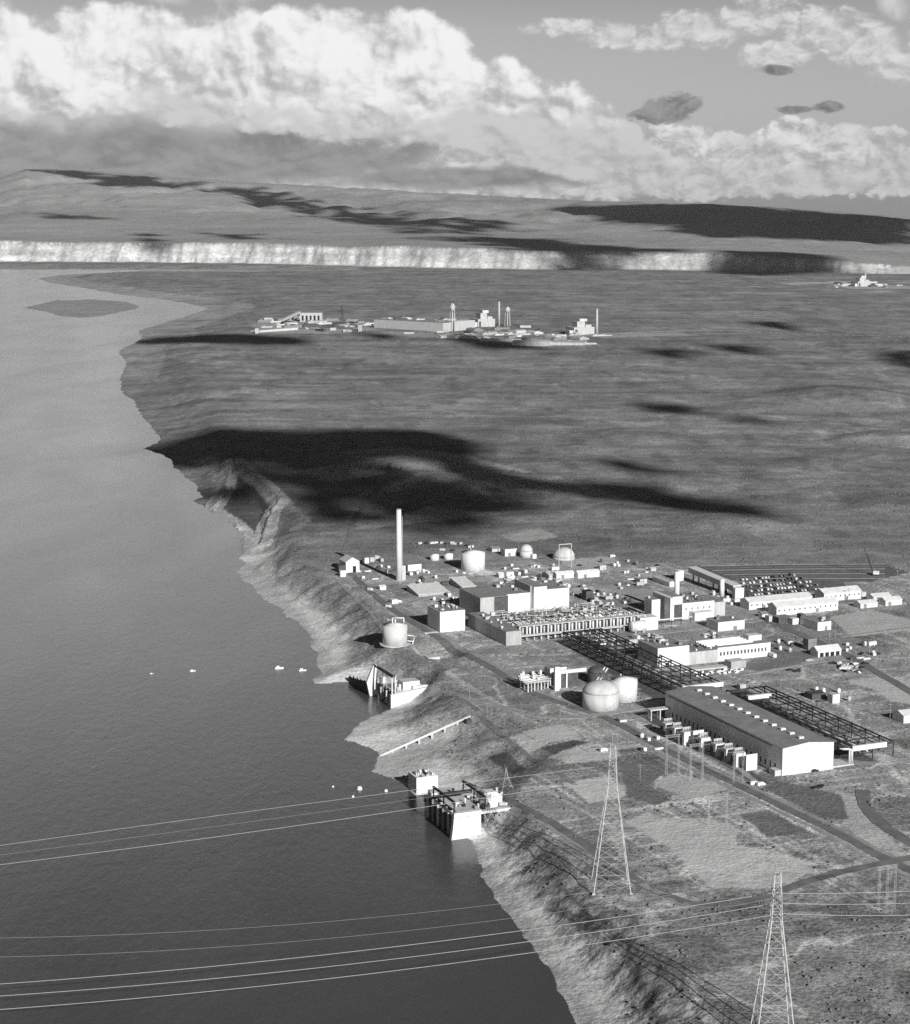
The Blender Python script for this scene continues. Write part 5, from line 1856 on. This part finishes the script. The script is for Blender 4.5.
for a in [(480, 341, 520, 338.5, 16, 'low white basin wall, left one before the far reactor area'), (512, 345.5, 548, 341, 40, 'low white sheds, middle of the strip before the far reactors'), (548, 345, 583, 342.2, 60, 'low white basin at the right end of the strip before the far reactors'),
          (583, 344.5, 597, 343, 20, 'small white strip right of the low white basin'), (520, 328, 531, 325.5, 18, 'small white shed right of the far water tower'), (536, 332, 542, 330, 16, 'tiny white shed in the open between the two far reactors'),
          (437, 334, 447, 331, 20, 'small pale shed at the near corner of the very long building'), (358, 331.5, 362, 325, 12, 'small upright pale block left of the very long building'),
          (300, 321.5, 322, 313, 30, 'far building with dark openings at the top of the sloping conveyor'), (255, 333.5, 258.5, 328.5, 20, 'small white block at the left end of the pale embankment'),
          (264, 320.5, 272, 318, 30, 'white heap-like shed at the foot of the far conveyor'), (330, 330.5, 336, 328, 20, 'small far shed among dark yards'), (343, 331.8, 352, 329.8, 14, 'low far shed just left of the upright pale block'),
          (404, 333.8, 414, 332.3, 10, 'low strip shed in front of the very long building'), (463, 335.5, 474, 333.6, 14, 'small shed below the far water tower'), (488, 334, 497, 332, 14, 'small shed in front of the far stepped reactor'),
          (545, 338, 552, 336.4, 12, 'tiny shed above the low white sheds strip'), (604, 336.2, 612, 335, 12, 'tiny shed right of the lone slim stack')]:
    o, w, d, h = bld('far_shed', a[5], 'shed', a[0], a[1], a[2], a[4], a[3], OFFW, random.choice((OFFW, ROOFL)), x1y=a[1] + (.6 if a[2] - a[0] > 25 else 0), door=False)
    if a[0] == 300:
        for k in range(5):
            MB().box(w * (.08 + .18 * k), w * (.08 + .18 * k) + w * .09, -.3, .1, 2, h * .7).build('opening', DARK, o)
FM = []
for k, m in enumerate((OFFW, CONC, GREYW, MID, RUST)):
    s = MB().poly([(0, -2), (26, -2), (26, 7), (13, 10), (0, 7)], 0, 40, 'y').box(26.1, 38, 5, 30, -2, 5)
    FM.append(s.mesh('far_shed', m))
    s = MB().box(0, 60, 0, 16, -2, 5 + k).box(10, 20, 2, 14, 5 + k, 8 + k)
    FM.append(s.mesh('far_shed', m))
rk = random.Random(31)
for (xa, ya, xb, yb), n, where in [((256, 318, 300, 331), 12, 'at the left end of the far reactor area'), ((300, 321, 372, 332), 26, 'among the dark yards left of the very long far building'), ((375, 319, 450, 323), 9, 'behind the very long far building'),
                                   ((440, 330, 540, 339), 30, 'in front of the far reactor with the slim stack'), ((530, 334, 600, 344), 14, 'around the lone slim stack of the far reactor area'), ((836, 283, 900, 288), 14, 'around the most distant reactor near the bluffs')]:
    for i in range(n):
        q = rk.randrange(10)
        o = bpy.data.objects.new('far_shed', FM[q])
        COL.objects.link(o)
        o.location = gz(G(rk.uniform(xa, xb), rk.uniform(ya, yb)))
        o.rotation_euler.z = ROT + rk.choice((0, 0, math.pi / 2)) + .25
        sc_ = rk.uniform(.45, .9)
        o.scale = (sc_, sc_, sc_)
        tn = ('off-white', 'pale', 'grey', 'dark grey', 'dark')[q // 2]
        tag(o, tn + ' small shed ' + where, 'shed', 'small sheds ' + where)
A, Bq = G(281, 321.5), G(299, 319.5)
D2 = Bq - A
o = thing('coal_conveyor', 'far sloping conveyor rising to the building with dark openings', 'conveyor', A, math.atan2(D2.y, D2.x))
MB().poly([(0, 0), (0, 4), (D2.length, 22), (D2.length, 17)], -5, 5, 'y').build('gallery', OFFW, o)
for k in (.5, .8):
    MB().box(D2.length * k - 1, D2.length * k + 1, -4, 4, -2, 16 * k).build('leg', GREYW, o)
A, Bq = G(257, 332.5), G(298, 330)
D2 = Bq - A
o = tag(MB().poly([(0, -1), (D2.length, -1), (D2.length, 6), (0, 4)], 0, 26, 'y').build('embankment_wall', CONC), 'long pale embankment wall at the left of the far reactor area', 'wall')
o.location = A
o.rotation_euler.z = math.atan2(D2.y, D2.x)
C = gz(G(342.5, 325))
o = thing('lattice_mast', 'dark far lattice mast rising left of the very long building', 'mast', C, ROT)
hm = rise(C, 308)
for sx, sy in ((-1, -1), (1, -1), (1, 1), (-1, 1)):
    MB().beam((sx * 3.5, sy * 3.5, -1), (sx * 1.5, sy * 1.5, hm), .8).build('leg', RUST, o)
MB().box(-3, 3, -3, 3, hm, hm + 5).build('tank', RUST, o)

# ------------------------------------------------------------------ loose stores lying about the plant
def store_mesh(kind, m):
    s = MB()
    if kind == 0:      # crate on runners
        s.box(0, 2.6, 0, 2, .25, 2.1).box(-.08, 2.68, -.08, 2.08, 2.1, 2.25).box(.2, .5, 0, 2, 0, .25).box(2.1, 2.4, 0, 2, 0, .25)
    elif kind == 1:    # long bundle
        for k in range(4):
            s.tube((0, k * .55, .3), (6.5, k * .55, .3), .3, 7)
        for k in range(3):
            s.tube((.2, .28 + k * .55, .82), (6.3, .28 + k * .55, .82), .3, 7)
        s.box(1, 1.3, -.4, 2.1, 0, .25).box(5, 5.3, -.4, 2.1, 0, .25)
    elif kind == 2:    # upright drum tank
        s.cyl(0, 0, .0, 2.8, 1.3, n=14).cyl(0, 0, 2.8, 3.3, 1.35, .3, 14)
    else:              # site trailer
        s.box(0, 7, 0, 2.6, .7, 3.2).poly([(-.1, 3.2), (2.7, 3.2), (1.3, 3.5)], -.1, 7.1, 'x').box(1, 1.8, .2, .5, 0, .7).box(5, 5.8, .2, .5, 0, .7).box(1, 1.8, 2.1, 2.4, 0, .7).box(5, 5.8, 2.1, 2.4, 0, .7)
    return s.mesh(('crate', 'pipe_bundle', 'drum_tank', 'site_trailer')[kind], m)


SM = {(k, c): store_mesh(k, m) for k in range(4) for c, m in (('white', WHITE), ('grey', GALV), ('dark', RUST))}
KN = (('crate', 'crate'), ('pipe_bundle', 'pipe bundle'), ('drum_tank', 'drum'), ('site_trailer', 'trailer'))
rk = random.Random(77)
ZN = [((502, 566, 556, 584), 20, 'on open ground behind the white reactor building'), ((600, 560, 650, 590), 12, 'on scrubby ground left of the sloping conveyor'), ((700, 590, 745, 612), 12, 'between power house and warehouses'),
      ((412, 572, 470, 586), 14, 'on open ground right of the tall stack'), ((425, 597, 470, 607), 8, 'between the lean roofs and the square block'), ((590, 594, 640, 606), 16, 'behind the right end of the pipework roof'),
      ((640, 636, 662, 642), 7, 'just behind the laboratory block'), ((700, 632, 716, 640), 5, 'beside the long low workshop'), ((770, 640, 806, 662), 8, 'on the field left of the dark cube store'), ((842, 645, 875, 662), 8, 'around the bend of the dark main road'),
      ((360, 562, 392, 580), 8, 'between the gabled bluff shed and the stack'), ((590, 640, 636, 648), 8, 'behind the long trestle, below the vessel'), ((640, 734, 662, 752), 4, 'on the verge left of the transformers'), ((812, 688, 850, 706), 6, 'around the small white clearing shed'),
      ((556, 586, 590, 596), 10, 'just behind the right wing of the reactor building')]
for (xa, ya, xb, yb), n, where in ZN:
    for i in range(int(n * 1.5)):
        k = rk.choice((0, 0, 1, 2, 3)) if n > 6 else rk.choice((0, 1, 2))
        c = rk.choice(('white', 'white', 'white', 'grey', 'dark'))
        p = gz(G(rk.uniform(xa, xb), rk.uniform(ya, yb)), -.03)
        o = bpy.data.objects.new(KN[k][0], SM[(k, c)])
        COL.objects.link(o)
        o.location = p
        o.rotation_euler.z = ROT + rk.choice((0, math.pi / 2)) + rk.uniform(-.15, .15)
        tag(o, c + ' ' + KN[k][1] + ' lying ' + where if k < 2 else c + ' ' + KN[k][1] + ' standing ' + where, KN[k][1], 'loose stores ' + where)
# ------------------------------------------------------------------ broken cloud that shades the plain
def cloud_over(pts, alt, cell, rag=.5, name="cloud", seed=1, holes=0.0, thick=45.0, por=9.0):
    """a ragged flat-bottomed cloud at its own height whose shade reaches the given ground outline"""
    W3 = [GT(x, y) for x, y in pts]
    W3 = [p + SUN * ((alt - p.z) / SUN.z) for p in W3]
    xs, ys = np.array([p.x for p in W3]), np.array([p.y for p in W3])
    pad = cell * 3
    gx = np.arange(xs.min() - pad, xs.max() + pad, cell)
    gy = np.arange(ys.min() - pad, ys.max() + pad, cell)
    X, Y = np.meshgrid(gx, gy, indexing='ij')
    d = pdist(X, Y, W3, True)
    d = np.where(inpoly(X, Y, W3), d, -d)
    size = max(min(np.ptp(xs), np.ptp(ys)), 1)
    n = fbm(X / (cell * 7), Y / (cell * 7), 4, 300 + seed) - .5
    n2 = fbm(X / (cell * 3), Y / (cell * 3), 3, 330 + seed) - .5
    f = d + n * size * rag + n2 * cell * 4 * rag - holes * size * np.maximum(n2, 0)
    bm = bmesh.new()
    vb, vt = {}, {}
    nx, ny = X.shape

    def vert(i, j, top):
        st = vt if top else vb
        if (i, j) not in st:
            hgt = alt + (min(max(f[i, j], 0), size * .3) / (size * .3) * thick * (.6 + n2[i, j]) + 6 if top else 0)
            st[(i, j)] = bm.verts.new((X[i, j] + n[i, j] * cell, Y[i, j] + n2[i, j] * cell, hgt))
        return st[(i, j)]
    on = (f > 0) & (fbm(X / (cell * 3.2), Y / (cell * 3.2), 3, 360 + seed) < por)
    on = on[:-1, :-1] & on[1:, 1:] & on[1:, :-1] & on[:-1, 1:]
    for i, j in zip(*np.nonzero(on)):
        bm.faces.new([vert(i, j, 1), vert(i + 1, j, 1), vert(i + 1, j + 1, 1), vert(i, j + 1, 1)])
        bm.faces.new([vert(i, j, 0), vert(i, j + 1, 0), vert(i + 1, j + 1, 0), vert(i + 1, j, 0)])
        for (di, dj, a, b) in ((-1, 0, (0, 0), (0, 1)), (1, 0, (1, 1), (1, 0)), (0, -1, (1, 0), (0, 0)), (0, 1, (0, 1), (1, 1))):
            ii, jj = i + di, j + dj
            if not (0 <= ii < on.shape[0] and 0 <= jj < on.shape[1] and on[ii, jj]):
                bm.faces.new([vert(i + a[0], j + a[1], 0), vert(i + b[0], j + b[1], 0), vert(i + b[0], j + b[1], 1), vert(i + a[0], j + a[1], 1)])
    if not bm.faces:
        bm.free()
        return
    me = bpy.data.meshes.new(name)
    bm.to_mesh(me)
    bm.free()
    me.materials.append(mat("cloud_white", .5, 1, .05, .01, 0))
    o = bpy.data.objects.new(name, me)
    COL.objects.link(o)
    o['kind'] = 'structure'


SH = [
    ([(60, 458), (150, 446), (196, 429), (300, 430), (420, 428), (472, 438), (500, 458), (470, 464), (400, 460), (330, 464), (262, 462), (230, 464), (190, 480), (150, 470)], 1900, 24, .20, 1, .25),
    ([(420, 460), (480, 454), (565, 480), (640, 490), (640, 498), (560, 494), (480, 486), (430, 474)], 1900, 22, .25, 26, .4),
    ([(170, 466), (230, 458), (300, 456), (420, 456), (520, 474), (620, 492), (640, 505), (560, 512), (480, 522), (420, 532), (340, 532), (290, 540), (250, 530), (200, 505)], 1900, 18, .10, 2, .75),
    ([(300, 520), (420, 520), (520, 508), (600, 515), (500, 540), (400, 546), (320, 546)], 1900, 16, .2, 27, .5),
    ([(550, 478), (650, 486), (720, 496), (800, 512), (830, 522), (770, 522), (700, 514), (620, 508), (560, 498)], 1900, 18, .25, 3, .3),
    ([(590, 460), (640, 460), (690, 474), (650, 476), (600, 468)], 1900, 16, .5, 4, .6),
    ([(120, 346), (150, 337), (250, 334), (330, 338), (330, 347), (200, 345)], 2400, 30, .35, 5, .4),
    ([(430, 338), (480, 336), (530, 344), (560, 350), (480, 350)], 2400, 30, .4, 6, .4),
    ([(340, 330), (380, 334), (440, 342), (380, 340)], 2400, 30, .4, 16, .6),
    ([(745, 323), (785, 322), (815, 332), (780, 331)], 2400, 26, .4, 7, .3),
    ([(700, 345), (760, 347), (810, 364), (770, 362), (730, 354)], 2400, 26, .5, 8, .6),
    ([(620, 350), (690, 350), (750, 374), (690, 366)], 2400, 26, .6, 9, 1.2),
    ([(620, 405), (690, 406), (720, 414), (660, 416)], 2200, 20, .5, 10, .7),
    ([(730, 418), (770, 420), (760, 432), (735, 428)], 2200, 18, .6, 17, 1.0),
    ([(870, 352), (940, 350), (940, 372), (895, 366)], 2400, 26, .5, 11, .6),
    ([(15, 170), (60, 169), (130, 175), (200, 181), (262, 187), (300, 200), (250, 196), (190, 190), (130, 188), (70, 183)], 4800, 42, 0.24, 12, .3),
    ([(200, 190), (262, 190), (340, 205), (300, 208), (240, 203)], 4800, 42, 0.32, 13, .6),
    ([(270, 208), (360, 208), (470, 218), (540, 230), (470, 235), (420, 232), (340, 222)], 4800, 36, 0.32, 14, .6),
    ([(535, 208), (640, 204), (760, 207), (820, 211), (935, 220), (935, 247), (820, 243), (700, 237), (600, 222)], 4800, 48, 0.18, 15, .15),
    ([(390, 238), (540, 238), (640, 246), (700, 250), (640, 256), (612, 268), (560, 271), (530, 267), (500, 252)], 4800, 34, 0.28, 18, .5),
    ([(712, 250), (840, 256), (852, 272), (780, 276), (710, 274)], 4800, 34, 0.24, 19, .2),
    ([(20, 213), (90, 214), (110, 220), (40, 220)], 4800, 36, 0.40, 20, .8),
    ([(130, 234), (160, 232), (166, 252), (135, 252)], 4800, 34, 0.40, 21, .8),
    ([(190, 232), (270, 234), (290, 240), (220, 240)], 4800, 34, 0.40, 22, .8),
]
for pts, alt, cell, rag, sd, ho in SH:
    cloud_over(pts, alt, cell, rag, "cloud", sd, ho, 45.0, {2: .66, 27: .545}.get(sd, 9.0))

# ------------------------------------------------------------------ haze
hb = bpy.data.meshes.new("haze")
x0, x1, y0, y1, z0, z1 = -17500, 17500, -400, 28000, WZ - 7.5, 900
vs = [(x, y, z) for x in (x0, x1) for y in (y0, y1) for z in (z0, z1)]
hb.from_pydata(vs, [], [(0, 1, 3, 2), (4, 6, 7, 5), (0, 4, 5, 1), (2, 3, 7, 6), (0, 2, 6, 4), (1, 5, 7, 3)])
ho = bpy.data.objects.new("haze", hb)
COL.objects.link(ho)
ho['kind'] = 'stuff'
m = bpy.data.materials.new("pale_haze")
m.use_nodes = True
nt = m.node_tree
nt.nodes.remove(nt.nodes['Principled BSDF'])
pv = nt.nodes.new('ShaderNodeVolumePrincipled')
pv.inputs['Density'].default_value = HAZE
pv.inputs['Color'].default_value = (.9, .9, .9, 1)
pv.inputs['Anisotropy'].default_value = 0.0
nt.links.new(pv.outputs[0], nt.nodes['Material Output'].inputs['Volume'])
hb.materials.append(m)

sc.render.engine = 'CYCLES'
sc.cycles.max_bounces = 4
sc.cycles.diffuse_bounces = 2
sc.cycles.glossy_bounces = 2
sc.cycles.volume_bounces = 0
sc.cycles.use_denoising = False
sc.cycles.denoiser = 'OPENIMAGEDENOISE'
sc.view_settings.view_transform = 'Standard'
sc.view_settings.look = 'None'
sc.view_settings.exposure = 0
sc.view_settings.gamma = 1
sc.view_settings.use_curve_mapping = False
